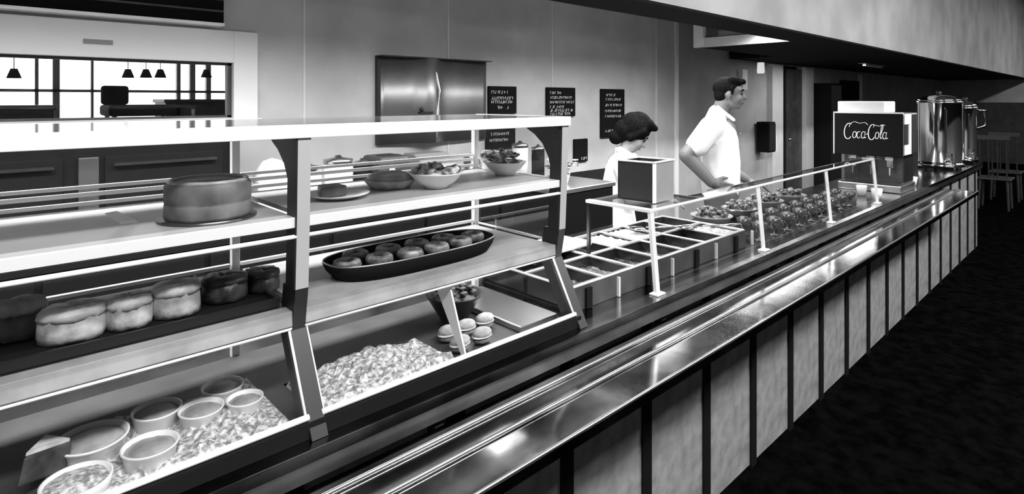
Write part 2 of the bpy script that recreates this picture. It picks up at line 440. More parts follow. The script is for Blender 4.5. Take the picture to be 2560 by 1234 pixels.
mb = MB(); mb.tube([(CX0, .846, .853), (TX1, .846, .853)], .0045, 10); mb.build('edge_bead', STEEL, e_, smooth=True)
for k in range(7):
    x = CX0 + .3 + k * .95
    mb = MB(); mb.prism([(.87, .842), (1.13, .842), (1.13, .74), (1.10, .74)], 'x', x - .012, x + .012); mb.build('bracket', BLACK, ts)

# ------------------------------------------------------------------ glass display case
PX = (-.35, .516, 1.338); YBK = 1.63
dc = thing('display_case', 'long glass display case with slanted lower panes on the counter', 'display case', (.5, 1.4, .92))
prof = [(1.110, .921), (1.132, .960), (1.215, 1.110), (1.198, 1.20), (1.190, 1.36), (1.185, 1.521)]
for k, x in enumerate(PX):
    w = .014
    front = prof; backp = [(y + .045, z) for y, z in prof]
    mb = MB()
    for i in range(3, len(front) - 1):
        mb.prism([front[i], front[i + 1], backp[i + 1], backp[i]], 'x', x - w, x + w)
    pst = mb.build('post', mat('post_paint', .5, .35, .3), dc)
    mb = MB()
    for i in range(3, len(front) - 1):
        mb.prism([front[i], front[i + 1], backp[i + 1], backp[i]], 'x', x - w - .003, x - w)
    mb.build('side_strip', BLACK, pst, label='side face painted black as shade')  # black plate paints the shaded left face of the steel post
    mb = MB()
    for i in range(3):
        mb.prism([front[i], front[i + 1], (backp[i + 1][0] + .02, backp[i + 1][1]), (backp[i][0] + .02, backp[i][1])], 'x', x - w - (.003 if i < 2 else 0), x + w + (.003 if i < 2 else 0))
    mb.build('post_foot', BLACK, pst, label='black lower half of the post')
    mb = MB(); mb.box(x - .010, x + .010, YBK - .02, YBK, .921, 1.521); mb.build('back_post', CREAM, dc, bevel=.002)
    # curved bracket under the top
    mb = MB(); pts = [(1.235, 1.521), (1.36, 1.521), (1.345, 1.505), (1.31, 1.488), (1.275, 1.46), (1.25, 1.42), (1.235, 1.37)]
    mb.prism(pts, 'x', x - .008, x + .004); mb.build('bracket', BLACK, dc)
box('top', CHROME if False else mat('top_steel', .75, .12, 1.0), PX[0] - .02, PX[2] + .02, 1.186, YBK + .01, 1.535, 1.546, dc)
box('top_fascia', BRIGHT, PX[0] - .02, PX[2] + .02, 1.180, 1.190, 1.519, 1.547, dc, bevel=.001)
for x in (PX[2],):
    box('end_fascia', BRIGHT, x + .012, x + .02, 1.19, YBK, 1.519, 1.547, dc)
SH1, SH2 = 1.353, 1.152
shm = mat('shelf_white', .36, .35, noise=.08)
for i in range(2):
    a, b = PX[i] + .014, PX[i + 1] - .014
    s = box('shelf', shm, a, b, 1.235, YBK - .022, SH1 - .010, SH1, dc)
    box('shelf_edge', BRIGHT, a, b, 1.194, 1.235, SH1 - .022, SH1, s, bevel=.002)
    mb = MB(); mb.tube([(a, 1.196, 1.3125), (b, 1.196, 1.3125)], .0045, 10); mb.build('shelf_rail', WHITE, s, smooth=True)
    s = box('shelf', shm if i else DKSTEEL, a, b, 1.25, YBK - .022, SH2 - .010, SH2, dc)
    box('shelf_edge', mat('edge_grey', .33, .4, noise=.2, nscale=12), a, b, 1.212, 1.25, SH2 - .033, SH2, s, bevel=.002)
    # panes
    mb = MB(); mb.prism([(1.141, .965), (1.219, 1.106), (1.2225, 1.104), (1.1445, .963)], 'x', a + .004, b - .004); g = mb.build('slanted_pane', GLASS, dc)
    mb = MB()
    u = Vector((0, 1.219 - 1.141, 1.106 - .965)).normalized()
    P0, P1 = Vector((0, 1.134, .955)), Vector((0, 1.222, 1.114))
    for xa in (a + .004, b - .004):
        mb.tube([(xa, P0.y, P0.z), (xa, P1.y, P1.z)], .0035, 8)
    mb.tube([(a, P0.y, P0.z + .004), (b, P0.y, P0.z + .004)], .0065, 8)
    mb.tube([(a, P1.y - .003, P1.z), (b, P1.y - .003, P1.z)], .0045, 8)
    mb.build('pane_frame', WHITE, g, smooth=True)
    box('front_pane', GLASS, a, b, 1.200, 1.203, SH2 + .002, SH1 - .045, dc)
    box('front_pane', GLASS, a, b, 1.192, 1.195, SH1 + .002, 1.518, dc)
    # back: sliding door rails
    mb = MB(); mb.box(a, b, YBK - .018, YBK - .006, 1.360, 1.368); mb.box(a, b, YBK - .018, YBK - .006, 1.380, 1.389); mb.build('back_rail', BRIGHT, dc)
    mb = MB(); mb.box(a, b, YBK - .018, YBK - .006, SH2 + .008, SH2 + .016); mb.build('back_rail', BRIGHT, dc)
    mb = MB(); mb.box(a, b, YBK - .016, YBK - .006, 1.392 + .005, 1.405); mb.build('door_rail', BRIGHT, dc)
box('base', SOFTBLACK, PX[0], PX[2], 1.122, 1.15, .9205, .952, dc)
box('case_floor', DARK, PX[0], PX[2], 1.15, YBK - .02, .9205, .926, dc)
lg = box('light_panel', emat('case_lamp', .9, 11.0), 1.14, 1.25, 1.255, 1.50, 1.128, 1.136, dc, label='lit lamp panel under the middle shelf')
# right end pane with its frame
mb = MB(); mb.prism([(1.15, .96), (1.262, 1.11), (1.236, 1.36), (1.232, 1.515), (YBK - .022, 1.515), (YBK - .022, .96)], 'x', PX[2] + .002, PX[2] + .005); g = mb.build('end_pane', GLASS, dc)
mb = MB(); mb.tube([(PX[2] + .004, 1.25, SH2 + .004), (PX[2] + .004, YBK - .02, SH2 + .004)], .004); mb.tube([(PX[2] + .004, 1.24, SH1), (PX[2] + .004, YBK - .02, SH1)], .004); mb.build('end_rail', BRIGHT, g, smooth=True)
# upright partition in the lower right compartment
mb = MB(); mb.prism([(1.160, .93), (1.232, 1.105), (1.29, 1.105), (1.29, 1.085), (1.175, .93)], 'x', .93, .935)
mb.build('partition', WHITE, dc)

# ------------------------------------------------------------------ food in the case
def crumble(mb_, amt, seed=0):
    rnd = random.Random(seed)
    for v in mb_.bm.verts: v.co += Vector((rnd.uniform(-amt, amt), rnd.uniform(-amt, amt), rnd.uniform(-amt, amt)))
def ice(name, x0, x1, y0, y1, z0, label, h=.03, seed=1, m=ICE):
    rnd = random.Random(seed); mb = MB(); n = int((x1 - x0) / .014); k = int((y1 - y0) / .014)
    g = {}
    for i in range(n + 1):
        for j in range(k + 1):
            e = 0 if i in (0, n) or j in (0, k) else 1
            x = x0 + (x1 - x0) * i / n; y = y0 + (y1 - y0) * j / k
            z = z0 + (h * (.55 + .45 * math.sin(x * 21 + seed) * math.cos(y * 17)) + rnd.uniform(-.007, .007)) * e
            g[i, j] = mb.bm.verts.new((x + rnd.uniform(-.004, .004) * e, y + rnd.uniform(-.004, .004) * e, z))
    for i in range(n):
        for j in range(k): mb.bm.faces.new((g[i, j], g[i + 1, j], g[i + 1, j + 1], g[i, j + 1]))
    bott = [g[i, 0] for i in range(n + 1)] + [g[n, j] for j in range(1, k + 1)] + [g[i, k] for i in range(n - 1, -1, -1)] + [g[0, j] for j in range(k - 1, 0, -1)]
    mb.bm.faces.new(bott)
    return mb.build(name, m, label=label, cat='ice', kind='stuff')
ice('crushed_ice', .10, .492, 1.17, 1.44, .9265, 'bed of crushed ice under the pudding dishes at bottom left', .022, 3)
ice('crushed_ice', .545, .92, 1.18, 1.37, .9265, 'mound of crushed ice in the lower right compartment', .035, 8)

def pudding(px, py, r, label, z=.965, m=CUSTARD, h=.045, Yo=None):
    d = at(px, py, 1.0); d = d - Vector((0, 0, CAMZ)); t = (z - CAMZ) / d.z
    x, y = d.x * t, d.y * t
    z0 = z - h
    t_ = thing('pudding_dish', label, 'dish', (x, y, z0), 'round pudding dishes on the ice')
    mb = MB(); mb.lathe([(0, 0), (r * .72, 0), (r * .80, .004), (r * .95, h - .006), (r * 1.0, h - .003), (r, h), (r * .93, h), (r * .88, h - .01), (r * .5, h - .016), (0, h - .016)], (x, y, z0), 36)
    mb.build('dish', CHINA if m != CHOC else MIDGREY, t_, smooth=True)
    mb = MB(); mb.lathe([(r * .86, h - .0155), (r * .87, h - .008), (r * .6, h - .003), (0, h - .001)], (x, y, z0), 30); crumble(mb, .0008, int(px)); mb.build('pudding', m, t_, smooth=True)
    return t_
pudding(230, 1090, .060, 'largest pudding dish, beside the wrapped cake slice', m=CUSTARD)
pudding(392, 1020, .046, 'grey pudding dish behind the largest one', m=CUSTARD)
pudding(503, 1017, .043, 'pudding dish with a white rim in the middle of the ice')
pudding(556, 961, .043, 'pudding dish farthest back, nearest the slanted pane top')
pudding(612, 992, .037, 'smallest pudding dish beside the heaped ice')
pudding(375, 1108, .047, 'pudding dish nearest the slanted lower pane')
# wrapped cake slice at far left
p = at(72, 1120, 1.27)
t = thing('wrapped_cake_slice', 'dark cake slice wrapped in clear film at bottom left corner', 'cake slice', (p.x, p.y, .945))
M_ = Matrix.Translation((.075, 1.30, .955)) @ Matrix.Rotation(R(35), 4, 'Z') @ Matrix.Rotation(R(14), 4, 'Y')
mb = MB(); mb.prism([(-.04, -.03), (.05, -.03), (.05, .035)], 'z', -.005, .04, M=M_); mb.build('slice', CHOC, t, bevel=.003)
mb = MB(); mb.prism([(-.034, -.026), (.046, -.026), (.046, .028)], 'z', .0405, .046, M=M_); mb.build('icing', ICING, t)
# white tub at the very front
t = thing('white_tub', 'white dappled tub in the bottom left of the case', 'tub', (.185, 1.235, .927))
mb = MB(); mb.lathe([(0, 0), (.046, 0), (.052, .030), (.048, .030), (.044, .012), (0, .012)], (.135, 1.222, .9275), 32); mb.build('tub', CHINA, t, smooth=True)
mb = MB(); mb.lathe([(.045, .013), (.046, .024), (.02, .03), (0, .031)], (.135, 1.222, .9275), 24); crumble(mb, .001, 3); mb.build('cream', ICE, t, smooth=True)
# steel divider between the dishes
mb = MB(); mb.prism([(1.155, .928), (1.30, .928), (1.30, .945), (1.165, .945)], 'x', .222, .226)
mb.build('steel_divider', STEEL, label='thin steel divider standing in the ice beside the white tub', cat='divider')

# shelf 2, left: tray with small cakes
def cake(px, py, Y, rx, ry, h, label, m1=CAKE, m2=ICING, z0=SH2 + .012, group='small cakes on the middle shelf', name='iced_cake'):
    x = at(px, py, Y).x
    t = thing(name, label, 'cake', (x, Y, z0), group)
    mb = MB(); mb.lathe([(0, 0), (1, 0), (1.02, .2 * h / .05 * .05), (1.0, h * .8), (.97, h * .8), (0, h * .8)], (x, Y, z0), 32, sx=1, sy=1)
    for v in mb.bm.verts: v.co.x = x + (v.co.x - x) * rx; v.co.y = Y + (v.co.y - Y) * ry
    crumble(mb, .0012, int(px)); mb.build('sponge', m1, t, smooth=True)
    mb = MB(); mb.lathe([(1.03, h * .70), (1.05, h * .82), (.95, h * .97), (.5, h * 1.02), (.2, h * .98), (0, h * .98)], (x, Y, z0), 32)
    for v in mb.bm.verts: v.co.x = x + (v.co.x - x) * rx; v.co.y = Y + (v.co.y - Y) * ry
    crumble(mb, .0016, int(px) + 1); mb.build('icing', m2, t, smooth=True)
    return t
tr = thing('cake_tray', 'long black tray carrying the small cakes on the middle shelf', 'tray', (.1, 1.36, SH2 + .001))
mb = MB(); mb.box(-.30, .485, 1.262, 1.47, SH2 + .001, SH2 + .010); mb.build('tray_floor', SOFTBLACK, tr, bevel=.002)
mb = MB()
mb.box(-.30, .485, 1.256, 1.262, SH2 + .001, SH2 + .020); mb.box(-.30, .485, 1.47, 1.476, SH2 + .001, SH2 + .020); mb.box(-.306, -.30, 1.256, 1.476, SH2 + .001, SH2 + .020); mb.box(.485, .491, 1.256, 1.476, SH2 + .001, SH2 + .020)
mb.build('rim', BLACK, tr)
cake(182, 840, 1.335, .052, .044, .056, 'largest pale iced cake at the left end of the black tray')
cake(322, 810, 1.33, .039, .038, .055, 'pale domed cake between two others on the black tray')
cake(440, 782, 1.335, .044, .040, .062, 'tallest pale iced cake beside the chocolate cake')
cake(562, 752, 1.36, .045, .042, .052, 'chocolate cake on the black tray beside the pale ones', CHOC, CHOC)
cake(655, 738, 1.37, .036, .04, .045, 'small dark chocolate cake next to the case post', CHOC, CHOC)
cake(48, 810, 1.41, .040, .04, .064, 'partly hidden cake at the left edge of the tray', CHEESE, CAKE)

# shelf 1, left: one big round cake and a paper wedge
x = at(527, 500, 1.30).x
t = thing('layer_cake', 'big dark round layer cake on the upper shelf', 'cake', (x, 1.315, SH1))
mb = MB(); mb.lathe([(0, 0), (.092, 0), (.094, .004), (0, .004)], (x, 1.318, SH1 + .0005), 40); mb.build('cake_board', DKSTEEL, t, smooth=True)
mb = MB(); mb.lathe([(0, .005), (.080, .005), (.082, .012), (.081, .035), (.079, .037), (.081, .040), (.081, .072), (.076, .079), (.0, .080)], (x, 1.315, SH1), 48); crumble(mb, .0008, 9); mb.build('cake', CHEESE, t, smooth=True)
mb = MB(); mb.torus((x, 1.315, SH1 + .079), .072, .005, 40, 8); mb.build('icing_rim', CUSTARD, t, smooth=True)
mb = MB(); a = at(248, 522, 1.42); b = at(318, 575, 1.30)
mb.prism([(a.x, a.z), (a.x + .02, a.z + .002), (b.x + .03, SH1 + .002), (b.x, SH1 + .002)], 'y', 1.355, 1.36)
mb.build('price_card', CREAM, label='pale slanting card left of the big round cake', cat='card')
# folded white cloth / carton right of it
box('pastry_box', mat('pale_card', .6, .7), .415, .485, 1.47, 1.59, SH1 + .001, SH1 + .052, label='pale pastry carton behind the big round cake by the post', cat='box', bevel=.003)

# shelf 1, right: salad bowls
def salad_bowl(px, py, Y, r, label, big=0):
    x = at(px, py, Y).x; z0 = SH1 + .001
    t = thing('salad_bowl', label, 'bowl', (x, Y, z0), 'salad bowls on the upper shelf')
    mb = MB(); mb.lathe([(0, 0), (.032, 0), (.034, .006), (r * .7, .018), (r * .95, .040), (r, .043), (r * .96, .044), (r * .66, .024), (0, .018)], (x, Y, z0), 36); mb.build('bowl', CHINA, t, smooth=True)
    rnd = random.Random(int(px)); mb = MB()
    for k in range(34):
        a = rnd.uniform(0, 6.28); q = r * .8 * math.sqrt(rnd.random())
        mb.ball((x + q * math.cos(a), Y + q * math.sin(a), z0 + .034 + (.026 + big) * (1 - (q / r) ** 2) + rnd.uniform(-.004, .006)), (rnd.uniform(.008, .02), rnd.uniform(.008, .02), rnd.uniform(.004, .010)), 1, Matrix.Rotation(a, 4, 'Z') @ Matrix.Rotation(rnd.uniform(-.8, .8), 4, 'X'))
    mb.ball((x, Y, z0 + .03), (r * .8, r * .8, .022), 2)
    mb.build('salad', SALAD, t)
    return t
salad_bowl(1090, 465, 1.325, .078, 'white bowl of salad in the middle of the upper shelf')
salad_bowl(1262, 440, 1.40, .072, 'white bowl heaped with salad beside the pale back post', .012)
salad_bowl(1230, 440, 1.54, .05, 'small partly hidden bowl behind the heaped salad bowl')
# jelly / dark dish at left
x = at(845, 480, 1.36).x
t = thing('relish_plate', 'flat plate with a dark cut pastry near the middle post', 'plate', (x, 1.36, SH1))
mb = MB(); mb.lathe([(0, 0), (.045, 0), (.075, .010), (.078, .012), (.045, .006), (0, .006)], (x, 1.36, SH1 + .001), 36); mb.build('plate', CHINA, t, smooth=True)
mb = MB(); mb.prism([(-.05, -.03), (.02, -.03), (.02, .03), (-.03, .03)], 'z', .008, .034, M=Matrix.Translation((x - .01, 1.36, SH1))); mb.build('pastry', CHOC, t, bevel=.004)
x = at(975, 480, 1.42).x
t = thing('cream_pie', 'low pale cream pie between the plate and the salad bowl', 'pie', (x, 1.42, SH1))
mb = MB(); mb.lathe([(0, 0), (.055, 0), (.072, .022), (.069, .024), (0, .020)], (x, 1.42, SH1 + .001), 36); mb.build('crust', CAKE, t, smooth=True)
mb = MB(); mb.lathe([(.066, .022), (.06, .034), (.03, .044), (0, .046)], (x, 1.42, SH1 + .001), 30); crumble(mb, .0015, 5); mb.build('cream', CUSTARD, t, smooth=True)

# shelf 2, right: black oval platter with doughnuts
pt = thing('oval_platter', 'black oval platter of doughnuts on the middle shelf', 'platter', (.88, 1.36, SH2))
def sup(c, q): return q / (abs(math.cos(c)) ** 2.8 + abs(math.sin(c)) ** 2.8) ** (1 / 2.8)
mb = MB(); mb.lathe([(0, 0), (.90, 0), (.97, .020), (1.0, .038), (.975, .040), (.93, .022), (0, .020)], (0, 0, 0), 56)
for v in mb.bm.verts:
    a = math.atan2(v.co.y, v.co.x); q = sup(a, math.hypot(v.co.x, v.co.y))
    v.co = Vector((.905 + q * math.cos(a) * .262, 1.352 + q * math.sin(a) * .098, SH2 + .001 + v.co.z))
mb.build('platter', SOFTBLACK, pt, smooth=True)
mb = MB(); P_ = []
for k in range(61):
    a = 2 * math.pi * k / 60; q = sup(a, 1.0); P_.append((.905 + q * math.cos(a) * .260, 1.352 + q * math.sin(a) * .097, SH2 + .0415))
mb.tube(P_, .0022, 6)
mb.build('rim', STEEL, pt, smooth=True)
base = None
dn = [(.690, 1.335, 'doughnut at the left end of the black platter'), (.745, 1.395, 'doughnut behind the left end one on the platter'), (.775, 1.325, 'front doughnut, second from the left on the platter'), (.838, 1.385, 'doughnut in the rear row, left of the middle'), (.862, 1.315, 'front doughnut in the middle of the platter'), (.930, 1.385, 'doughnut in the rear row, right of the middle'), (.950, 1.318, 'front doughnut right of the middle one'), (1.020, 1.38, 'rear doughnut near the right end of the platter'), (1.038, 1.325, 'front doughnut near the right end of the platter'), (1.105, 1.350, 'doughnut at the right tip of the platter')]
for i, (x, y, lb) in enumerate(dn):
    if base is None:
        base = thing('doughnut', lb, 'doughnut', (x, y, SH2 + .0225), 'doughnuts on the black platter')
        mb = MB(); mb.torus((x, y, SH2 + .036), .024, .0125, 26, 10); crumble(mb, .0006, 4); mb.build('dough', DOUGH, base, smooth=True)
        mb = MB(); mb.torus((x, y, SH2 + .0405), .024, .0105, 26, 10, sz=.85); crumble(mb, .0006, 5); mb.build('sugar_glaze', mat('sugar', .12, .5, v2=.5, nscale=40, bump=.3), base, smooth=True)
    else: copy_tree(base, (x, y, SH2 + .0225), lb, rz=i * .7)
# lower right compartment: filled rolls and a dark dish
k = 0
for (px, py, lb) in ((1120, 838, 'filled roll nearest the white partition'), (1165, 824, 'filled roll in the rear row by the dark bowl'), (1212, 828, 'pale filled roll at the right of the cluster'), (1150, 868, 'filled roll nearest the lower pane frame'), (1205, 858, 'filled roll in front of the pale one')):
    Y = 1.30 if k < 3 else 1.225
    x = at(px, py, Y).x; k += 1
    t = thing('filled_roll', lb, 'roll', (x, Y, .927), 'filled rolls in the lower right compartment')
    mb = MB(); mb.ball((x, Y, .938), (.030, .022, .011), 2); mb.build('bottom_half', DOUGH, t, smooth=True)
    mb = MB(); mb.ball((x, Y, .957), (.031, .023, .014), 2); mb.build('top_half', CAKE, t, smooth=True)
    mb = MB(); mb.ball((x, Y, .948), (.033, .024, .005), 2); crumble(mb, .001, k); mb.build('filling', ICING, t, smooth=True)
t = thing('black_bowl', 'deep black bowl with greens behind the filled rolls', 'bowl', (1.08, 1.42, .927))
mb = MB(); mb.lathe([(0, 0), (.04, 0), (.085, .075), (.088, .08), (.082, .08), (.04, .02), (0, .02)], (1.09, 1.42, .9265), 32); mb.build('bowl', BLACK, t, smooth=True)
mb = MB(); rnd = random.Random(5)
for q in range(26):
    a = rnd.uniform(0, 6.28); r_ = .06 * math.sqrt(rnd.random()); mb.ball((1.09 + r_ * math.cos(a), 1.42 + r_ * math.sin(a), 1.0 + rnd.uniform(-.004, .02)), (.016, .012, .008), 1)
mb.ball((1.09, 1.42, .985), (.068, .068, .02)); mb.build('greens', mat('greens', .02, .6, v2=.12, nscale=30), t)
box('steel_tray', STEEL, 1.16, 1.32, 1.2, 1.56, .927, .945, label='empty steel tray at the right end of the lower compartment', cat='tray', bevel=.004)

# ------------------------------------------------------------------ sneeze guard and steam table
GX = (1.75, 2.61, 3.47, 4.33); GT, ZTT = 1.212, 1.0045
gd = thing('sneeze_guard', 'long low glass guard with thin steel posts over the food wells', 'sneeze guard', (3, 1.28, .92))
for i, x in enumerate(GX):
    mb = MB(); w = .011 if i in (0, 3) else .007
    mb.prism([(1.120, .921), (1.132, .921), (1.158, GT - .01), (1.146, GT - .01)], 'x', x - w, x + w); mb.build('post', BRIGHT, gd)
    if i == 0:
        mb = MB(); mb.prism([(1.424, ZTT), (1.436, ZTT), (1.436, GT - .01), (1.424, GT - .01)], 'x', x - .006, x + .006); mb.build('back_post', DKSTEEL, gd)
    mb = MB(); mb.box(x - .02, x + .03, 1.11, 1.145, .9205, .926); mb.build('foot', BRIGHT, gd, bevel=.001)
    if i < 3:
        mb = MB(); mb.prism([(1.126, .927), (1.129, .927), (1.154, GT - .012), (1.151, GT - .012)], 'x', x + .012, GX[i + 1] - .012); mb.build('front_pane', GLASS, gd)
mb = MB()
mb.tube([(GX[0] - .01, 1.150, GT - .004), (GX[3] + .01, 1.150, GT - .004)], .0055, 10)
mb.build('front_rail', BRIGHT, gd, smooth=True)
mb = MB(); mb.box(GX[0] - .014, GX[0] + .014, 1.145, 1.436, GT - .010, GT + .002); mb.build('end_rail', BRIGHT, gd, bevel=.002)
mb = MB(); mb.box(GX[3] - .010, GX[3] + .010, 1.15, 1.222, GT - .010, GT); mb.build('end_rail', BRIGHT, gd, bevel=.002)
mb = MB(); mb.box(GX[0], 2.10, 1.405, 1.436, GT - .010, GT); mb.build('back_rail', DKSTEEL, gd)
box('shelf_pane', GLASS, GX[0] + .014, 2.10, 1.155, 1.405, GT - .006, GT, gd)
box('shelf_pane', GLASS, 2.105, GX[3] - .01, 1.155, 1.215, GT - .006, GT, gd)
box('shelf_rail', DKSTEEL, 2.105, GX[3] - .01, 1.215, 1.222, GT - .008, GT + .001, gd)
box('shelf_rail', DKSTEEL, 2.098, 2.106, 1.155, 1.42, GT - .008, GT + .001, gd)

# steam table with two rows of wells
SX0, SXN, PW = 1.40, 13, .172
ZT = 1.00
st = thing('steam_table', 'raised steel steam table holding two rows of food pans', 'steam table', (2.2, 1.4, .92))
SX1 = SX0 + PW * 7
ribs = MB(); ribs.box(SX0, SX1, 1.222, 1.64, .921, ZT - .075); ribs.build('well_body', DKSTEEL, st)
mb = MB(); mb.box(SX0 - .006, SX1 + .006, 1.21, 1.220, .921, ZT - .004); mb.build('front_panel', DARK, st)
mb = MB(); mb.box(SX0 - .006, SX1 + .006, 1.64, 1.65, .921, ZT - .004); mb.build('back_panel', DKSTEEL, st)
for k in range(8):
    x = SX0 + k * PW
    box('rib', BRIGHT if k % 2 else SOFTBLACK, x + .06, x + .068 + (.02 if k % 2 == 0 else 0), 1.200, 1.210, .922, ZT - .012, st)
mb = MB()
mb.tube([(SX0, 1.215, ZT), (SX1, 1.215, ZT)], .004); mb.tube([(SX0, 1.43, ZT), (SX1, 1.43, ZT)], .004); mb.tube([(SX0, 1.645, ZT), (SX1, 1.645, ZT)], .004)
for k in range(8): mb.tube([(SX0 + k * PW, 1.215, ZT), (SX0 + k * PW, 1.645, ZT)], .004)
mb.build('well_frame', BRIGHT, st, smooth=True)
def pan(x0, y0, w, d, h, label, food, flabel, fill=.6, first=[None]):
    t = thing('food_pan', label, 'pan', (x0 + w / 2, y0 + d / 2, ZT - h), 'steel pans in the steam table')
    e = .003; z1 = ZT - .001; z0 = ZT - h
    mb = MB(); mb.box(x0 + e, x0 + w - e, y0 + e, y0 + d - e, z0, z0 + e)
    mb.box(x0 + e, x0 + 2 * e, y0 + e, y0 + d - e, z0, z1); mb.box(x0 + w - 2 * e, x0 + w - e, y0 + e, y0 + d - e, z0, z1)
    mb.box(x0 + e, x0 + w - e, y0 + e, y0 + 2 * e, z0, z1); mb.box(x0 + e, x0 + w - e, y0 + d - 2 * e, y0 + d - e, z0, z1)
    mb.build('pan_body', DKSTEEL, t)
    mb = MB(); q = .010
    mb.box(x0 + 2 * e, x0 + w - 2 * e, y0 + 2 * e, y0 + q, z1 - .002, z1 + .002); mb.box(x0 + 2 * e, x0 + w - 2 * e, y0 + d - q, y0 + d - 2 * e, z1 - .002, z1 + .002)
    mb.box(x0 + 2 * e, x0 + q, y0 + q, y0 + d - q, z1 - .002, z1 + .002); mb.box(x0 + w - q, x0 + w - 2 * e, y0 + q, y0 + d - q, z1 - .002, z1 + .002)
    mb.build('rim', STEEL, t)
    zf = z0 + h * fill; rnd = random.Random(int(x0 * 1000) + int(y0 * 100)); mb = MB(); n, k = 12, 12; g = {}
    a, b, c, dd = x0 + .008, x0 + w - .008, y0 + .008, y0 + d - .008
    for i in range(n + 1):
        for j in range(k + 1):
            g[i, j] = mb.bm.verts.new((a + (b - a) * i / n, c + (dd - c) * j / k, zf + rnd.uniform(-.005, .005)))
    for i in range(n):
        for j in range(k): mb.bm.faces.new((g[i, j], g[i + 1, j], g[i + 1, j + 1], g[i, j + 1]))
    lows = {}
    ring = [(i, 0) for i in range(n + 1)] + [(n, j) for j in range(1, k + 1)] + [(i, k) for i in range(n - 1, -1, -1)] + [(0, j) for j in range(k - 1, 0, -1)]
    low = [mb.bm.verts.new((g[r].co.x, g[r].co.y, z0 + e + .001)) for r in ring]
    for i in range(len(ring)):
        j = (i + 1) % len(ring); mb.bm.faces.new((g[ring[i]], g[ring[j]], low[j], low[i]))
    mb.bm.faces.new(low)
    mb.build('hot_food', food, label=flabel, cat='food', kind='stuff')
foods = [(STEW, 'dark stew'), (DOUGH, 'browned meat'), (STEW, 'dark gravy'), (STEW, 'dark beans'), (STEW, 'dark braised meat'), (DOUGH, 'brown chops'), (RICE, 'pale mashed potato'),
         (STEW, 'dark soup'), (DOUGH, 'cutlets'), (STEW, 'dark vegetables'), (RICE, 'pale rice'), (RICE, 'pale noodles'), (DOUGH, 'sliced meat'), (STEW, 'dark sauce')]
ordn = ['first', 'second', 'third', 'fourth', 'fifth', 'sixth', 'seventh']
for row in range(2):
    for k in range(7):
        f, fn = foods[row * 7 + k]; rn = 'front' if row == 0 else 'rear'
        pan(SX0 + k * PW + .004, (1.219, 1.434)[row], PW - .008, .207, .07, 'steel pan holding %s, %s in the %s row' % (fn, ordn[k], rn), f, '%s in the %s pan of the %s row' % (fn, ordn[k], rn), .45 if f in (STEW, DOUGH) else .85)
# ladles in the pans
for i, (x, y, dx) in enumerate(((2.24, 1.50, .10), (2.42, 1.36, .12))):
    t = thing('serving_spoon', ('steel serving spoon lying across the pale noodles', 'steel serving spoon leaning in the brown chops')[i], 'spoon', (x, y, ZT))
    mb = MB(); mb.tube([(x, y, ZT + .022), (x + dx * .6, y - .10, ZT + .03), (x + dx, y - .16, ZT + .04)], .004); mb.build('handle', CHROME, t, smooth=True)
    mb = MB(); mb.ball((x - .02, y + .03, ZT + .0135), (.03, .042, .008), 2); mb.build('bowl', CHROME, t, smooth=True)
t = thing('cutting_board', 'white cutting board lying over the rear pans by the case', 'board', (1.66, 1.56, ZT))
mb = MB(); mb.box(1.43, 1.86, 1.50, 1.68, ZT + .005, ZT + .02); mb.build('board', WHITE, t, bevel=.006)

# cold section beyond: dishes and glasses
GREENF = mat('dark_salad', .01, .5, v2=.22, nscale=38, bump=.8)
def glassware(x, y, lb):
    t = thing('dessert_glass', lb, 'glass', (x, y, .921), 'dessert glasses under the guard')
    mb = MB(); mb.lathe([(0, 0), (.024, 0), (.022, .004), (.005, .008), (.005, .03), (.025, .05), (.036, .085), (.033, .085), (.022, .053), (0, .042)], (x, y, .921), 24); mb.build('glass', mat('dull_glass', .07, .1, spec=.8), t, smooth=True)
    mb = MB(); mb.ball((x, y, .921 + .075), (.031, .031, .022), 2); crumble(mb, .002, int(x * 100)); mb.build('fruit', GREENF, t, smooth=True)
k = 0
ws = ['first', 'second', 'third', 'fourth', 'fifth', 'sixth', 'seventh', 'eighth', 'ninth', 'tenth']
for i in range(9):
    for j in range(2):
        x = 2.78 + i * .165 + j * .05; y = 1.22 + j * .10
        glassware(x, y, 'dessert glass under the guard, %s from the pans in the %s row' % (ws[i], ('front', 'rear')[j])); k += 1
def side_bowl(x, y, r, lb, m=MIDGREY):
    t = thing('serving_bowl', lb, 'bowl', (x, y, .921), 'large bowls behind the dessert glasses')
    mb = MB(); mb.lathe([(0, 0), (r * .45, 0), (r * .95, r * .55), (r, r * .6), (r * .93, r * .6), (r * .4, .02), (0, .02)], (x, y, .921), 32); mb.build('bowl', m, t, smooth=True)
    rnd = random.Random(int(x * 50)); mb = MB()
    for q in range(30):
        a = rnd.uniform(0, 6.28); r_ = r * .75 * math.sqrt(rnd.random()); mb.ball((x + r_ * math.cos(a), y + r_ * math.sin(a), .921 + r * .62 + .02 * (1 - r_ / r) + rnd.uniform(0, .02)), (.02, .014, .012), 1)
    mb.ball((x, y, .921 + r * .48), (r * .8, r * .8, .03)); mb.build('salad', GREENF, t)
side_bowl(2.88, 1.52, .11, 'large bowl of mixed salad just past the last pans')
side_bowl(3.22, 1.53, .10, 'large steel bowl of greens between two salad bowls', STEEL)
side_bowl(3.56, 1.53, .11, 'large grey salad bowl behind the third guard post')
side_bowl(3.92, 1.52, .10, 'large bowl nearest the soda dispenser', MIDGREY)

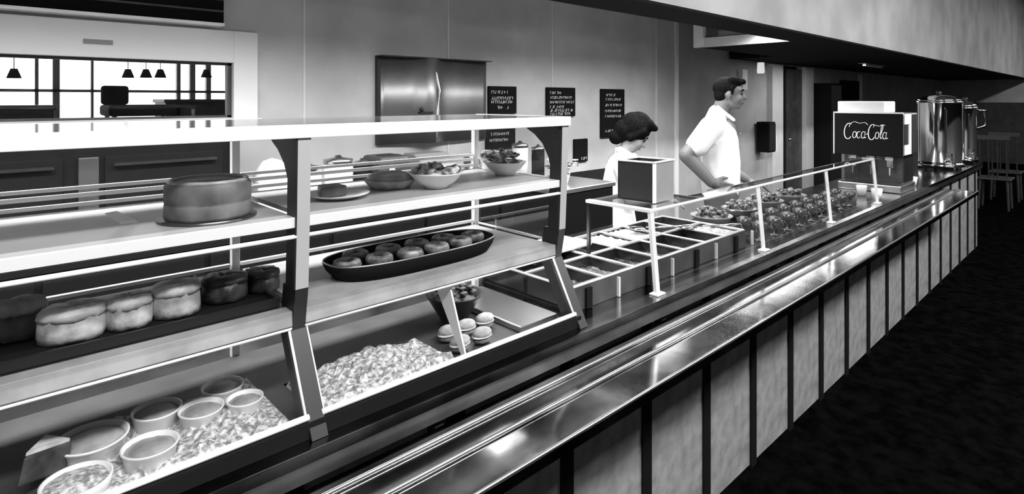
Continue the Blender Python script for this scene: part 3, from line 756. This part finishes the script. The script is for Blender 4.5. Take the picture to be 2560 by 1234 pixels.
# metal box on the guard shelf
bx = thing('napkin_box', 'open dark box with a bright rim on the guard shelf', 'box', (1.95, 1.29, GT + .001))
x0, x1, y0, y1, z0, z1 = 1.775, 2.02, 1.215, 1.375, GT + .003, GT + .150
c = Matrix.Translation((1.925, 1.29, 0)) @ Matrix.Rotation(R(4), 4, 'Z')
hx, hy = .075, .078
mb = MB()
mb.box(-hx, hx, -hy, hy, z0, z0 + .006, M=c); mb.box(-hx, -hx + .005, -hy, hy, z0, z1, M=c); mb.box(hx - .005, hx, -hy, hy, z0, z1, M=c); mb.box(-hx, hx, hy - .005, hy, z0, z1, M=c)
mb.build('box_body', BLACK, bx)
mb = MB(); mb.box(-hx + .010, hx - .002, -hy - .003, -hy, z0, z1, M=c); mb.build('front_face', MIDGREY, bx, label='grey front face')
mb = MB()
for (a, b, cc, d) in ((-hx - .006, hx + .006, -hy - .006, -hy + .005), (-hx - .006, hx + .006, hy - .005, hy + .006), (-hx - .006, -hx + .005, -hy, hy), (hx - .005, hx + .006, -hy, hy)):
    mb.box(a, b, cc, d, z1, z1 + .006, M=c)
mb.build('rim', BRIGHT, bx, bevel=.001)
mb = MB(); mb.box(-hx - .004, -hx + .010, -hy - .004, -hy + .004, z0, z1, M=c); mb.build('corner_strip', WHITE, bx, label='bright corner strip')

# ------------------------------------------------------------------ soda dispenser with its sign
DXX = 4.85
sd = thing('soda_dispenser', 'soda dispenser with a dark lettered sign past the glass guard', 'soda dispenser', (DXX + .2, 1.32, .92))
ys, ye = 1.10, 1.555
box('base', STEEL, DXX + .02, DXX + .42, 1.12, ye - .02, .921, .975, sd, bevel=.006)
box('tank', DKSTEEL, DXX + .14, DXX + .42, 1.13, ye - .03, .975, 1.20, sd, bevel=.01)
box('head_cover', STEEL, DXX + .012, DXX + .40, ys, ye, 1.19, 1.50, sd, bevel=.012)
sg = box('sign_panel', SOFTBLACK, DXX, DXX + .013, ys + .004, ye - .004, 1.185, 1.495, sd, bevel=.004)
mb = MB(); mb.box(DXX + .05, DXX + .34, 1.23, ye - .01, 1.50, 1.585); mb.build('top_box', CREAM, sd, bevel=.008)
mb = MB(); mb.box(DXX + .0, DXX + .012, ys, ye, 1.496, 1.506); mb.box(DXX, DXX + .012, ye - .004, ye + .003, 1.185, 1.506); mb.build('sign_trim', BRIGHT, sd)
mb = MB(); mb.box(DXX + .02, DXX + .15, ys - .004, ys, 1.42, 1.49); mb.box(DXX + .02, DXX + .15, ys - .004, ys, 1.20, 1.27); mb.box(DXX + .15, DXX + .20, ys - .004, ys, 1.20, 1.49); mb.build('side_sheen', WHITE, sd, label='white strips standing in for the chrome sheen')  # white strips paint the bright reflection on the chrome side
for k in range(3):
    y = 1.20 + k * .12
    v = MB(); v.box(DXX + .06, DXX + .14, y - .02, y + .02, 1.10, 1.16); v.cyl((DXX + .08, y, 1.04), (DXX + .08, y, 1.10), .010); v.build('valve', CHROME, sd, bevel=.003)
    box('valve_label', WHITE, DXX + .045, DXX + .052, y - .025, y + .025, 1.155, 1.178, sd)
mb = MB(); mb.box(DXX + .02, DXX + .14, 1.14, ye - .04, .976, .984); mb.build('drip_tray', BLACK, sd)
# script lettering as raised strokes
def cr(pts, n=7):
    out = []; P = [Vector((a, b)) for a, b in pts]; P = [P[0] * 2 - P[1]] + P + [P[-1] * 2 - P[-2]]
    for i in range(1, len(P) - 2):
        for k in range(n):
            t = k / n; a, b, c_, d = P[i - 1], P[i], P[i + 1], P[i + 2]
            out.append(.5 * ((2 * b) + (c_ - a) * t + (2 * a - 5 * b + 4 * c_ - d) * t * t + (3 * b - a - 3 * c_ + d) * t ** 3))
    out.append(P[-2]); return out
def strokes(mb, ss, org, ux, uy, nrm, sx, sy, slant, w, th=.0015):
    org = Vector(org); ux = Vector(ux); uy = Vector(uy); nrm = Vector(nrm)
    for s_, wf in ss:
        pts = cr(s_)
        L = []
        for i, p in enumerate(pts):
            q = pts[min(i + 1, len(pts) - 1)] - pts[max(i - 1, 0)]
            if q.length < 1e-6: q = Vector((1, 0))
            nn = Vector((-q.y, q.x)).normalized()
            ww = w * wf * (.55 + .75 * abs(nn.x))      # heavier on the down strokes
            L.append((p + nn * ww, p - nn * ww))
        def wp(p, o): return org + ux * ((p.x + slant * p.y) * sx) + uy * (p.y * sy) + nrm * o
        A = [(mb.bm.verts.new(wp(a, th)), mb.bm.verts.new(wp(b, th)), mb.bm.verts.new(wp(a, 0)), mb.bm.verts.new(wp(b, 0))) for a, b in L]
        for p, q in zip(A, A[1:]):
            mb.bm.faces.new((p[0], p[1], q[1], q[0])); mb.bm.faces.new((p[0], q[0], q[2], p[2])); mb.bm.faces.new((p[1], p[3], q[3], q[1]))
def ell(cx, cy, rx, ry, a0, a1, n=9): return [(cx + rx * math.cos(R(a0 + (a1 - a0) * i / n)), cy + ry * math.sin(R(a0 + (a1 - a0) * i / n))) for i in range(n + 1)]
S = [(ell(1.25, 1.05, 1.0, 1.25, 62, 315, 12), 1.3),
     ([(1.3, 1.7), (1.5, 2.2), (2.4, 2.55), (3.6, 2.35), (4.9, 2.45), (5.6, 2.1)], .8),
     (ell(2.75, .5, .42, .52, 90, 450, 10), 1), ([(2.75, 1.02), (3.1, .8), (3.3, .9)], .6),
     (ell(3.75, .5, .42, .52, 55, 320, 9), 1),
     (ell(4.75, .5, .40, .52, 60, 400, 10), 1), ([(5.18, 1.05), (5.1, .4), (5.25, .05), (5.5, .15)], 1),
     ([(5.35, .62), (5.85, .70)], 1.2),
     (ell(6.75, 1.0, .85, 1.2, 65, 320, 12), 1.3), ([(6.9, 1.75), (7.2, 2.1), (8.2, 1.95), (8.8, 2.2), (9.5, 2.1)], .8),
     (ell(7.95, .5, .40, .52, 90, 450, 10), 1), ([(7.95, 1.02), (8.3, .8), (8.5, .9)], .6),
     ([(8.75, .6), (9.05, 1.7), (8.9, 2.2), (8.72, 1.8), (8.7, .4), (8.85, .05), (9.05, .2)], 1),
     (ell(9.6, .5, .38, .52, 60, 400, 10), 1), ([(10.0, 1.05), (9.92, .4), (10.1, .05), (10.4, .2)], 1)]
mb = MB(); strokes(mb, S, (DXX - .0002, ye - .062, 1.312), (0, -1, 0), (0, 0, 1), (-1, 0, 0), .0285, .047, .16, .06)
mb.build('lettering', WHITE, sg, label='white script lettering')
S2 = S
mb = MB(); strokes(mb, S2, (DXX + .044, 1.47, 1.158), (0, -1, 0), (0, 0, 1), (-1, 0, 0), .022, .010, .2, .09, .001)
# second small line under the sign
mb.build('small_lettering', MIDGREY, sg)

# ------------------------------------------------------------------ coffee urns
def urn(cx, cy, r, h, label, handle=False):
    t = thing('coffee_urn', label, 'urn', (cx, cy, .921), 'coffee urns near the counter end')
    z = .921
    for k in range(3):
        a = 2.1 * k + .4; mb = MB(); mb.cyl((cx + r * .8 * math.cos(a), cy + r * .8 * math.sin(a), z), (cx + r * .8 * math.cos(a), cy + r * .8 * math.sin(a), z + .035), .012); mb.build('foot', BLACK, t)
    mb = MB(); mb.lathe([(0, .03), (r * 1.12, .03), (r * 1.14, .05), (r * 1.05, .06), (r, .075), (r, h - .03), (r * 1.04, h - .02), (r * 1.04, h), (0, h)], (cx, cy, z), 48); mb.build('tank', mat('urn_chrome', .7, .10, 1.0), t, smooth=True)
    mb = MB(); mb.lathe([(r * 1.0, h), (r * .98, h + .015), (r * .6, h + .05), (r * .2, h + .06), (0, h + .06)], (cx, cy, z), 40); ld = mb.build('lid', CHROME, t, smooth=True)
    mb = MB(); mb.lathe([(0, h + .06), (.012, h + .06), (.025, h + .08), (.02, h + .095), (0, h + .10)], (cx, cy, z), 20); mb.build('knob', BLACK, ld, smooth=True)
    mb = MB(); f = (cx - r * .9, cy - r * .55); mb.cyl((f[0], f[1], z + .11), (f[0] - .07, f[1] - .045, z + .11), .011); mb.cyl((f[0] - .06, f[1] - .04, z + .13), (f[0] - .06, f[1] - .04, z + .06), .009); tp = mb.build('tap', CHROME, t)
    mb = MB(); mb.cyl((f[0] - .06, f[1] - .04, z + .13), (f[0] - .06, f[1] - .04, z + .17), .007); mb.build('tap_handle', BLACK, tp)
    mb = MB(); mb.cyl((cx - r * .99, cy - r * .5, z + .16), (cx - r * .99, cy - r * .5, z + h - .08), .006); mb.build('sight_glass', DKSTEEL, t)
    if handle:
        mb = MB(); mb.tube([(cx + r * .7, cy - r * .7, z + h - .03), (cx + r * .9, cy - r * 1.5, z + h - .04), (cx + r * .9, cy - r * 1.6, z + h - .2), (cx + r * .7, cy - r * .75, z + h - .24)], .014, 10); mb.build('handle', CHROME, t, smooth=True)
urn(6.98, 1.285, .18, .66, 'tall bright chrome urn beside the soda dispenser')
urn(7.75, 1.20, .10, .60, 'slimmer urn with a side handle behind the tall one', True)
box('milk_dispenser', DKSTEEL, 5.55, 5.85, 1.22, 1.56, .921, 1.36, label='dark square dispenser between sign and tall urn', cat='dispenser', bevel=.015)
# cups on the counter beyond guard
for i, (x, y, lb) in enumerate(((4.52, 1.18, 'stack of white cups just past the guard end post'), (4.62, 1.30, 'stack of white cups behind the guard end post'), (5.42, 1.17, 'short stack of cups beside the soda dispenser'))):
    t = thing('cup_stack', lb, 'cups', (x, y, .921), 'stacked cups along the counter')
    t['kind'] = 'thing'
    mb = MB()
    mb.lathe([(0, 0), (.024, 0), (.036, .07), (.033, .07), (.022, .006), (0, .006)], (x, y, .921), 24); mb.build('cup', CHINA, t, smooth=True)

# ------------------------------------------------------------------ back counter and its equipment
bc = dark_unit('back_counter', 'dark back counter along the wall behind the servers', 'counter', -1.6, 4.4, 2.90, YB - .02, .95, SOFTBLACK)
t = thing('wide_oven', 'wide black oven on the back counter under the window', 'oven', (0, 3.1, .95))
box('body', SOFTBLACK, -1.2, .92, 2.95, 3.33, .952, 1.43, t, bevel=.006)
for k, (a, b) in enumerate(((-1.15, -.15), (-.10, .28), (.42, .88))):
    d = box('door', SOFTBLACK, a, b, 2.935, 2.95, 1.0, 1.36, t, bevel=.004); box('handle', DKSTEEL, a + .03, b - .03, 2.915, 2.928, 1.32, 1.332, d)
box('control_panel', DARK, .33, .40, 2.935, 2.95, 1.0, 1.36, t, bevel=.004); box('top_trim', DARK, -1.2, .92, 2.94, 3.0, 1.43, 1.445, t)
p = at(575, 390, 3.0)
box('white_upright', WHITE, p.x - .018, p.x + .018, 2.90 + .02, 2.94, .951, 1.42, label='narrow white upright beside the black oven', cat='post')
p = at(682, 430, 3.05)
t = thing('covered_mixer', 'white domed appliance on the back counter beyond the middle post', 'appliance', (p.x, 3.05, .95))
box('body', CREAM, p.x - .10, p.x + .10, 2.97, 3.15, .952, 1.17, t, bevel=.01)
mb = MB(); mb.lathe([(.092, 0), (.094, .02), (.08, .07), (.045, .11), (0, .125)], (p.x, 3.06, 1.17), 32); mb.build('dome', WHITE, t, smooth=True)
def canister(px, Y, r, h, m, lb, name='canister'):
    x = at(px, 400, Y).x
    t = thing(name, lb, 'canister', (x, Y, .952), 'canisters on the back counter')
    mb = MB(); mb.lathe([(0, 0), (r, 0), (r, h * .86), (0, h * .86)], (x, Y, .952), 28); mb.build('body', m, t, smooth=True)
    mb = MB(); mb.lathe([(r * 1.03, h * .86), (r * 1.03, h * .93), (r * .3, h * .96), (r * .2, h), (0, h)], (x, Y, .952), 28); mb.build('lid', STEEL, t, smooth=True)
canister(770, 3.1, .07, .30, CREAM, 'pale canister nearest the middle post of the case')
canister(845, 3.1, .08, .33, WHITE, 'tall white canister seen through the upper panes')
canister(905, 3.12, .05, .30, SOFTBLACK, 'thin black canister beside the tall white one')
canister(1180, 3.12, .06, .28, STEEL, 'steel canister behind the pale back post')
canister(1300, 3.1, .06, .34, CREAM, 'pale canister under the letter boards')
canister(1345, 3.12, .05, .30, SOFTBLACK, 'black canister under the second letter board')
p0, p1 = at(940, 400, 3.05), at(1015, 400, 3.05)
t = thing('toaster', 'dark toaster on the back counter behind the salad bowl', 'toaster', ((p0.x + p1.x) / 2, 3.1, .952))
box('body', DARK, p0.x, p1.x, 3.0, 3.22, .955, 1.26, t, bevel=.02); box('slot', BLACK, p0.x + .03, p1.x - .03, 3.07, 3.10, 1.258, 1.263, t); box('lever', WHITE, p0.x + .06, p0.x + .09, 2.985, 3.0, 1.15, 1.19, t)
box('control_strip', STEEL, p0.x + .02, p1.x - .02, 2.994, 3.0, .98, 1.02, t)
p0, p1 = at(1050, 400, 3.05), at(1135, 400, 3.05)
t = thing('bread_bin', 'pale bread bin behind the salad bowl in the middle', 'bin', ((p0.x + p1.x) / 2, 3.1, .952))
mb = MB(); mb.prism([(2.98, .953), (3.24, .953), (3.24, 1.25), (3.12, 1.25), (3.03, 1.20), (2.98, 1.10)], 'x', p0.x, p1.x); mb.build('body', MIDGREY, t, bevel=.006); box('handle', BRIGHT, p0.x + .05, p1.x - .05, 2.965, 2.985, 1.08, 1.095, t)
# tall dark cabinet in the aisle
t = thing('plate_warmer', 'dark plate warmer with a bright top edge behind the steam table', 'plate warmer', (2.28, 1.98, 0))
box('body', SOFTBLACK, 2.02, 2.45, 1.84, 2.14, .03, 1.15, t, bevel=.005); box('top', STEEL, 2.01, 2.46, 1.83, 2.15, 1.15, 1.172, t, bevel=.003); box('door', DARK, 2.04, 2.43, 1.825, 1.84, .1, .95, t)
for a in (2.06, 2.41):
    mb = MB(); mb.cyl((a, 1.99, 0), (a, 1.99, .03), .03); mb.build('foot', BLACK, t)
t = thing('potted_herbs', 'small leafy plant in a pale pot on the plate warmer', 'plant', (2.2, 1.98, 1.172))
mb = MB(); mb.lathe([(0, 0), (.035, 0), (.05, .06), (.045, .06), (.03, .05), (0, .05)], (2.2, 1.98, 1.1725), 24); mb.build('pot', CREAM, t, smooth=True)
mb = MB(); rnd = random.Random(3)
for q in range(46):
    a = rnd.uniform(0, 6.28); r_ = .075 * math.sqrt(rnd.random()); mb.ball((2.2 + r_ * math.cos(a), 1.98 + r_ * math.sin(a), 1.25 + rnd.uniform(-.02, .05)), (.018, .010, .005), 1, Matrix.Rotation(a, 4, 'Z') @ Matrix.Rotation(rnd.uniform(-1, 1), 4, 'X'))
mb.build('foliage', SALAD, t)

# curved steel hood panel on the back wall
a = at(945, 143, YB); b = at(1210, 155, YB)
hx0, hx1 = a.x, b.x
t = thing('steel_wall_panel', 'large bulging steel panel on the back wall left of the letter boards', 'panel', ((hx0 + hx1) / 2, YB, 1.30))
mb = MB(); pts = []
n = 26
for i in range(n + 1):
    u = i / n; x = hx0 + (hx1 - hx0) * u
    bul = .025 + .07 * math.exp(-((u - .40) / .09) ** 2) + .02 * math.sin(math.pi * u)
    pts.append((x, YB - bul))
pts += [(hx1, YB - .001), (hx0, YB - .001)]
mb.prism(pts, 'z', 1.30, 1.883); mb.build('sheet', mat('panel_steel', .35, .42, .85, noise=.15, nscale=4), t, smooth=True)
box('side_edge', BLACK, hx0 - .022, hx0, YB - .03, YB, 1.30, 1.885, t); box('top_edge', DARK, hx0 - .02, hx1, YB - .10, YB - .001, 1.883, 1.889, t)
# bright tube standing in for the curved highlight on the steel
mb = MB(); cxm = at(1066, 200, YB).x
mb.tube([(cxm - .05, YB - .085, 1.87), (cxm + .01, YB - .10, 1.78), (cxm + .035, YB - .105, 1.66), (cxm + .025, YB - .105, 1.52), (cxm + .01, YB - .10, 1.34)], .010, 10); mb.build('painted_highlight', BRIGHT, t, smooth=True)
mb = MB(); mb.box(cxm - .13, cxm - .02, YB - .112, YB - .09, 1.50, 1.516); mb.ball((cxm - .12, YB - .115, 1.53), .016); mb.build('latch', BLACK, t)

# letter boards
def letter_board(px0, px1, py0, py1, rows, label, seed):
    a = at(px0, py0, YB); b = at(px1, py1, YB)
    t = thing('menu_board', label, 'menu board', ((a.x + b.x) / 2, YB - .01, b.z), 'black menu boards on the back wall')
    bd = box('board', SOFTBLACK, a.x, b.x, YB - .022, YB - .0005, b.z, a.z, t, bevel=.003)
    W, H = b.x - a.x, a.z - b.z; mb = MB(); rnd = random.Random(seed)
    for (f, x0, x1) in rows:
        z = a.z - H * f; x = a.x + W * x0; ch = .016
        while x < a.x + W * x1:
            w = rnd.uniform(.010, .016)
            if rnd.random() < .16: x += .012
            k = rnd.randrange(4); h = .022
            if k == 0: mb.box(x, x + .003, YB - .0245, YB - .022, z - h, z); mb.box(x, x + w, YB - .0245, YB - .022, z - .003, z)
            elif k == 1: mb.box(x, x + w, YB - .0245, YB - .022, z - h, z - h + .004); mb.box(x + w - .003, x + w, YB - .0245, YB - .022, z - h, z)
            elif k == 2: mb.box(x, x + .003, YB - .0245, YB - .022, z - h, z); mb.box(x, x + w, YB - .0245, YB - .022, z - h * .6, z - h * .6 + .004)
            else: mb.box(x + w / 2, x + w / 2 + .003, YB - .0245, YB - .022, z - h, z); mb.box(x, x + w, YB - .0245, YB - .022, z - .004, z)
            x += w + .006
    mb.build('lettering', WHITE, bd)
letter_board(1218, 1287, 215, 283, [(.16, .08, .62), (.38, .08, .85), (.52, .08, .85), (.72, .30, .45), (.72, .6, .7)], 'black square menu board nearest the steel panel', 1)
letter_board(1363, 1434, 218, 290, [(.14, .10, .48), (.30, .12, .85), (.46, .10, .90), (.62, .10, .55), (.74, .10, .9), (.86, .12, .8)], 'black square menu board, the middle one of the upper three', 2)
letter_board(1499, 1557, 222, 340, [(.10, .2, .6), (.19, .15, .8), (.31, .15, .85), (.43, .12, .8), (.54, .12, .8), (.84, .15, .7)], 'tall black menu board behind the woman head', 3)
letter_board(1212, 1284, 322, 368, [(.2, .1, .75), (.5, .1, .75)], 'low wide menu board below the first square one', 4)
letter_board(1432, 1465, 348, 402, [(.8, .5, .9)], 'small dark notice low on the wall left of the woman', 5)

# ------------------------------------------------------------------ people
class Fig:
    """a figure laid out in its own frame: x forward, y to its left, z up"""
    def __init__(s, root, fwd):
        f = Vector(fwd).normalized(); l = Vector((-f.y, f.x)); s.r = Vector(root)
        s.M = Matrix(((f.x, l.x, 0, root[0]), (f.y, l.y, 0, root[1]), (0, 0, 1, 0), (0, 0, 0, 1)))
        s.rot = s.M.to_3x3().to_4x4()
    def p(s, x, y, z): return s.M @ Vector((x, y, z))
def limb(mb, F, pts):
    for (a, ra), (b, rb) in zip(pts, pts[1:]): mb.caps(F.p(*a), F.p(*b), ra, rb)
def headset(mb, F, c, pitch, s=1.0):
    """skull, jaw, nose, ears and neck; c is the skull centre"""
    H = Matrix.Translation(c) @ Matrix.Rotation(pitch, 4, 'Y')
    def q(x, y, z): return F.M @ (H @ Vector((x * s, y * s, z * s)))
    RM = F.rot @ Matrix.Rotation(pitch, 4, 'Y')
    mb.ball(q(-.012, 0, .03), (.095 * s, .076 * s, .088 * s), 3, RM)
    mb.ball(q(.025, 0, -.025), (.068 * s, .062 * s, .080 * s), 3, RM)
    mb.ball(q(.048, 0, -.080), (.036 * s, .040 * s, .026 * s), 2, RM)          # chin
    mb.ball(q(.072, 0, .040), (.022 * s, .048 * s, .014 * s), 2, RM)           # brow
    mb.caps(q(.086, 0, .018), q(.106, 0, -.020), .009 * s, .014 * s)          # nose
    mb.ball(q(.085, 0, -.050), (.012 * s, .024 * s, .007 * s), 2, RM)          # upper lip
    mb.ball(q(.083, 0, -.062), (.011 * s, .021 * s, .007 * s), 2, RM)
    for y in (-1, 1):
        mb.ball(q(-.008, y * .078, -.005), (.020 * s, .009 * s, .032 * s), 2, RM)
        mb.ball(q(.060, y * .040, -.028), (.022 * s, .020 * s, .024 * s), 2, RM)  # cheek
    return q, RM
def hand(mb, F, w, d, up, side, s=1.0, curl=.5):
    """palm with four curled fingers and a thumb; w wrist, d direction, up = back-of-hand normal, side = towards the thumb"""
    w = Vector(w); d = Vector(d).normalized(); up = Vector(up).normalized(); side = Vector(side).normalized()
    P = lambda a, b, c: F.p(*(w + d * a * s + side * b * s + up * c * s))
    mb.caps(P(0, 0, 0), P(.03, 0, 0), .024 * s, .026 * s)
    for k in range(4):
        b = .030 - k * .020
        mb.caps(P(.02, b * .6, 0), P(.085, b, 0), .015 * s, .012 * s)
        L = (.040, .046, .043, .034)[k]
        a1 = P(.085 + L * math.cos(curl), b, -L * math.sin(curl)); a2 = P(.085 + L * math.cos(curl) + L * .8 * math.cos(curl * 2), b, -L * math.sin(curl) - L * .8 * math.sin(curl * 2))
        mb.caps(P(.085, b, 0), a1, .0105 * s, .0095 * s); mb.caps(a1, a2, .0095 * s, .008 * s)
    mb.caps(P(.02, .025, -.005), P(.05, .055, -.012), .014 * s, .012 * s); mb.caps(P(.05, .055, -.012), P(.082, .066, -.02), .0115 * s, .009 * s)

def person(name_label, root, fwd, spec):
    F = Fig(root, fwd)
    g = thing('person', name_label, 'person', (root[0], root[1], 0))
    mb = MB()
    limb(mb, F, spec['spine']); q, RM = headset(mb, F, Vector(spec['head']), spec['pitch'], spec.get('hs', 1.0))
    limb(mb, F, spec['neck'])
    for s in (1, -1):
        arm = spec['arm_l'] if s == 1 else spec['arm_r']
        limb(mb, F, arm['pts']); hand(mb, F, *arm['hand'], s=spec.get('hand_s', 1.0), curl=arm.get('curl', .5))
        limb(mb, F, [((0 + spec['hip'][0], s * .09, spec['hip'][1]), .085), ((spec['hip'][0] * .6 + .02, s * .10, .50), .058), ((0, s * .10, .09), .040)])
        limb(mb, F, [((-.03, s * .10, .05), .036), ((.15, s * .11, .035), .030)])
    for e in spec.get('extra', []): mb.ball(F.p(*e[0]), e[1], 3, F.rot)
    mb.build('body', spec['skin'], g, remesh=.0075, sm=4)
    # eyes and brows
    for y in (-1, 1):
        m2 = MB(); m2.ball(q(.079, y * .030, .012), .0095, 2); m2.build('eye', BLACK, g, smooth=True)
        m2 = MB(); m2.caps(q(.089, y * .018, .040), q(.078, y * .050, .040), .005, .004); m2.build('eyebrow', HAIR, g, smooth=True)
    m2 = MB(); m2.caps(q(.094, -.016, -.056), q(.094, .016, -.056), .003, .003); m2.build('mouth', DARK, g, smooth=True)
    # shirt
    mb = MB(); 
    for part in spec['shirt']: limb(mb, F, part)
    for e in spec.get('shirt_balls', []): mb.ball(F.p(*e[0]), e[1], 3, F.rot)
    mb.build('shirt', CLOTH, g, remesh=.010, sm=5)
    mb = MB()
    for s in (1, -1):
        limb(mb, F, [((spec['hip'][0], s * .085, spec['hip'][1] + .02), .118), ((spec['hip'][0] * .6 + .02, s * .10, .50), .080), ((0, s * .10, .12), .068)] if not spec.get('skirt') else [((spec['hip'][0], s * .07, spec['hip'][1]), .125), ((0, s * .08, .45), .13)])
    mb.build('trousers' if not spec.get('skirt') else 'skirt', TROUS if not spec.get('skirt') else CLOTH, g, remesh=.012, sm=3)
    for s in (1, -1):
        mb = MB(); limb(mb, F, [((-.04, s * .10, .05), .047), ((.05, s * .105, .05), .046), ((.17, s * .11, .04), .038)]); mb.build('shoe', SHOE, g, remesh=.010, sm=2)
    return g, F, q, RM

mx = at(1802, 300, 1.97)
man = {
    'skin': SKIN2, 'hip': (0, .93), 'head': (.062, 0, 1.632), 'pitch': R(4), 'hs': .95,
    'spine': [((0, 0, .95), .13), ((.0, 0, 1.15), .125), ((-.01, 0, 1.36), .12)],
    'neck': [((-.025, 0, 1.44), .062), ((.02, 0, 1.58), .058)],
    'arm_r': {'pts': [((-.05, -.19, 1.42), .060), ((-.215, -.285, 1.225), .050), ((-.055, -.245, 1.045), .036)], 'hand': ((-.050, -.245, 1.04), (.85, .45, -.35), (-.3, -.95, 0), (.3, 0, .9)), 'curl': .55},
    'arm_l': {'pts': [((-.03, .19, 1.42), .058), ((-.02, .25, 1.14), .046), ((.17, .19, 1.02), .032)], 'hand': ((.18, .188, 1.01), (.95, -.1, -.2), (0, .2, 1), (0, -1, .1)), 'curl': .4},
    'shirt': [[((.0, .06, .97), .128), ((.0, .06, 1.15), .132), ((-.01, .07, 1.33), .125)], [((.0, -.06, .97), .128), ((.0, -.06, 1.15), .132), ((-.01, -.07, 1.33), .125)],
              [((-.035, 0, 1.43), .085), ((-.02, 0, 1.50), .070)],
              [((-.03, -.10, 1.41), .085), ((-.055, -.185, 1.415), .082), ((-.150, -.250, 1.285), .076)], [((-.03, .10, 1.41), .085), ((-.045, .185, 1.41), .080), ((-.03, .235, 1.24), .072)]],
}
g, F, q, RM = person('man in a white short-sleeved shirt standing behind the guard, hand on hip', (mx.x, 1.97), (.442, -.897), man)
g['label'] = 'dark-haired man in white short-sleeved shirt behind the counter, hand on hip'
mb = MB()
mb.ball(q(-.030, 0, .050), (.094, .080, .078), 3, RM)
mb.ball(q(-.060, 0, .0), (.052, .070, .070), 3, RM)
mb.caps(q(.0, -.05, .105), q(.075, -.035, .100), .030, .022); mb.caps(q(.0, .04, .105), q(.078, .03, .100), .032, .020); mb.caps(q(.075, -.045, .10), q(.085, .03, .098), .022, .018)
for y in (-1, 1): mb.caps(q(.012, y * .075, .05), q(.014, y * .077, .005), .014, .008)
mb.build('hair', HAIR, g, remesh=.006, sm=3)
mb = MB()
for s in (-1, 1):
    c0 = F.p(.045, s * .012, 1.46); mb.caps(F.p(-.02, s * .062, 1.545), F.p(.085, s * .035, 1.455), .014, .012)
mb.build('collar', CLOTH, g, remesh=.006, sm=2)
mb = MB()
for k in range(4): mb.ball(F.p(.128 + (.002 * k if k < 2 else 0), 0, 1.36 - k * .09), .006, 1)
mb.build('buttons', MIDGREY, g)

wx = at(1562, 300, 2.32)
woman = {
    'skin': SKIN, 'hip': (-.06, .84), 'head': (.060, 0, 1.362), 'pitch': R(38), 'hs': .95,
    'spine': [((-.06, 0, .86), .12), ((-.05, 0, 1.0), .105), ((-.02, 0, 1.16), .105)],
    'neck': [((-.02, 0, 1.20), .048), ((.035, 0, 1.33), .044)],
    'arm_r': {'pts': [((-.01, -.15, 1.16), .045), ((.03, -.21, .95), .036), ((.24, -.14, .96), .026)], 'hand': ((.245, -.14, .96), (.95, .1, -.1), (0, 0, 1), (0, 1, 0)), 'curl': .5},
    'arm_l': {'pts': [((-.01, .15, 1.16), .045), ((.03, .21, .95), .036), ((.24, .14, .96), .026)], 'hand': ((.245, .14, .96), (.95, -.1, -.1), (0, 0, 1), (0, -1, 0)), 'curl': .5},
    'shirt': [[((-.06, .05, .86), .115), ((-.05, .05, 1.0), .106), ((-.02, .05, 1.14), .108)], [((-.06, -.05, .86), .115), ((-.05, -.05, 1.0), .106), ((-.02, -.05, 1.14), .108)],
              [((-.02, 0, 1.19), .080), ((-.01, 0, 1.235), .062)],
              [((-.02, -.08, 1.165), .07), ((-.01, -.15, 1.155), .062), ((.02, -.19, 1.05), .056)], [((-.02, .08, 1.165), .07), ((-.01, .15, 1.155), .062), ((.02, .19, 1.05), .056)]],
    'skirt': True, 'hand_s': .9,
}
g, F, q, RM = person('dark-haired woman in a white uniform bending her head over the food', (wx.x, 2.32), (.579, -.815), woman)
mb = MB()
mb.ball(q(-.028, 0, .050), (.108, .098, .098), 3, RM); mb.ball(q(-.070, 0, -.01), (.075, .090, .085), 3, RM)
mb.ball(q(-.085, 0, -.085), (.050, .075, .055), 3, RM); mb.ball(q(-.02, 0, .115), (.075, .07, .05), 3, RM)
mb.caps(q(.03, -.03, .115), q(.085, -.02, .125), .045, .022); mb.caps(q(.03, .03, .115), q(.085, .02, .125), .045, .022)
for y in (-1, 1): mb.caps(q(.03, y * .072, .06), q(-.01, y * .082, -.03), .030, .026)
mb.build('hair', HAIR, g, remesh=.007, sm=3)
mb = MB()
for s in (-1, 1): mb.caps(F.p(-.05, s * .05, 1.27), F.p(.07, s * .035, 1.22), .016, .014)
mb.build('collar', CLOTH, g, remesh=.006, sm=2)

# ------------------------------------------------------------------ ceiling fixtures that carry the lamps
def fixture(label, x, y, z, sx, sy):
    t = thing('ceiling_light', label, 'light', (x, y, z), 'strip lights')
    m = MB(); h = .03
    m.box(x - sx / 2 - .03, x + sx / 2 + .03, y - sy / 2 - .03, y + sy / 2 + .03, z + .012, z + .012 + h); m.build('housing', WHITE, t)
    m = MB(); m.box(x - sx / 2 - .03, x + sx / 2 + .03, y - sy / 2 - .03, y - sy / 2 - .005, z - .02, z + .012); m.box(x - sx / 2 - .03, x + sx / 2 + .03, y + sy / 2 + .005, y + sy / 2 + .03, z - .02, z + .012); m.build('reflector', WHITE, t)
    return t
for (lb, x, y, z, sx, sy) in (('strip light behind the soffit over the display case', .3, 2.12, 2.235, 3.0, .2), ('strip light behind the soffit over the steam table', 3.6, 2.12, 2.235, 3.0, .2)):
    t = fixture(lb, x, y, z, sx, sy)
    for a in (-1, 1):
        m = MB(); m.cyl((x + a * sx * .4, y, z + .04), (x + a * sx * .4, y, 2.8), .006); m.build('hanger', STEEL, t)

for o in bpy.data.objects:
    if '_w' in o: del o['_w']
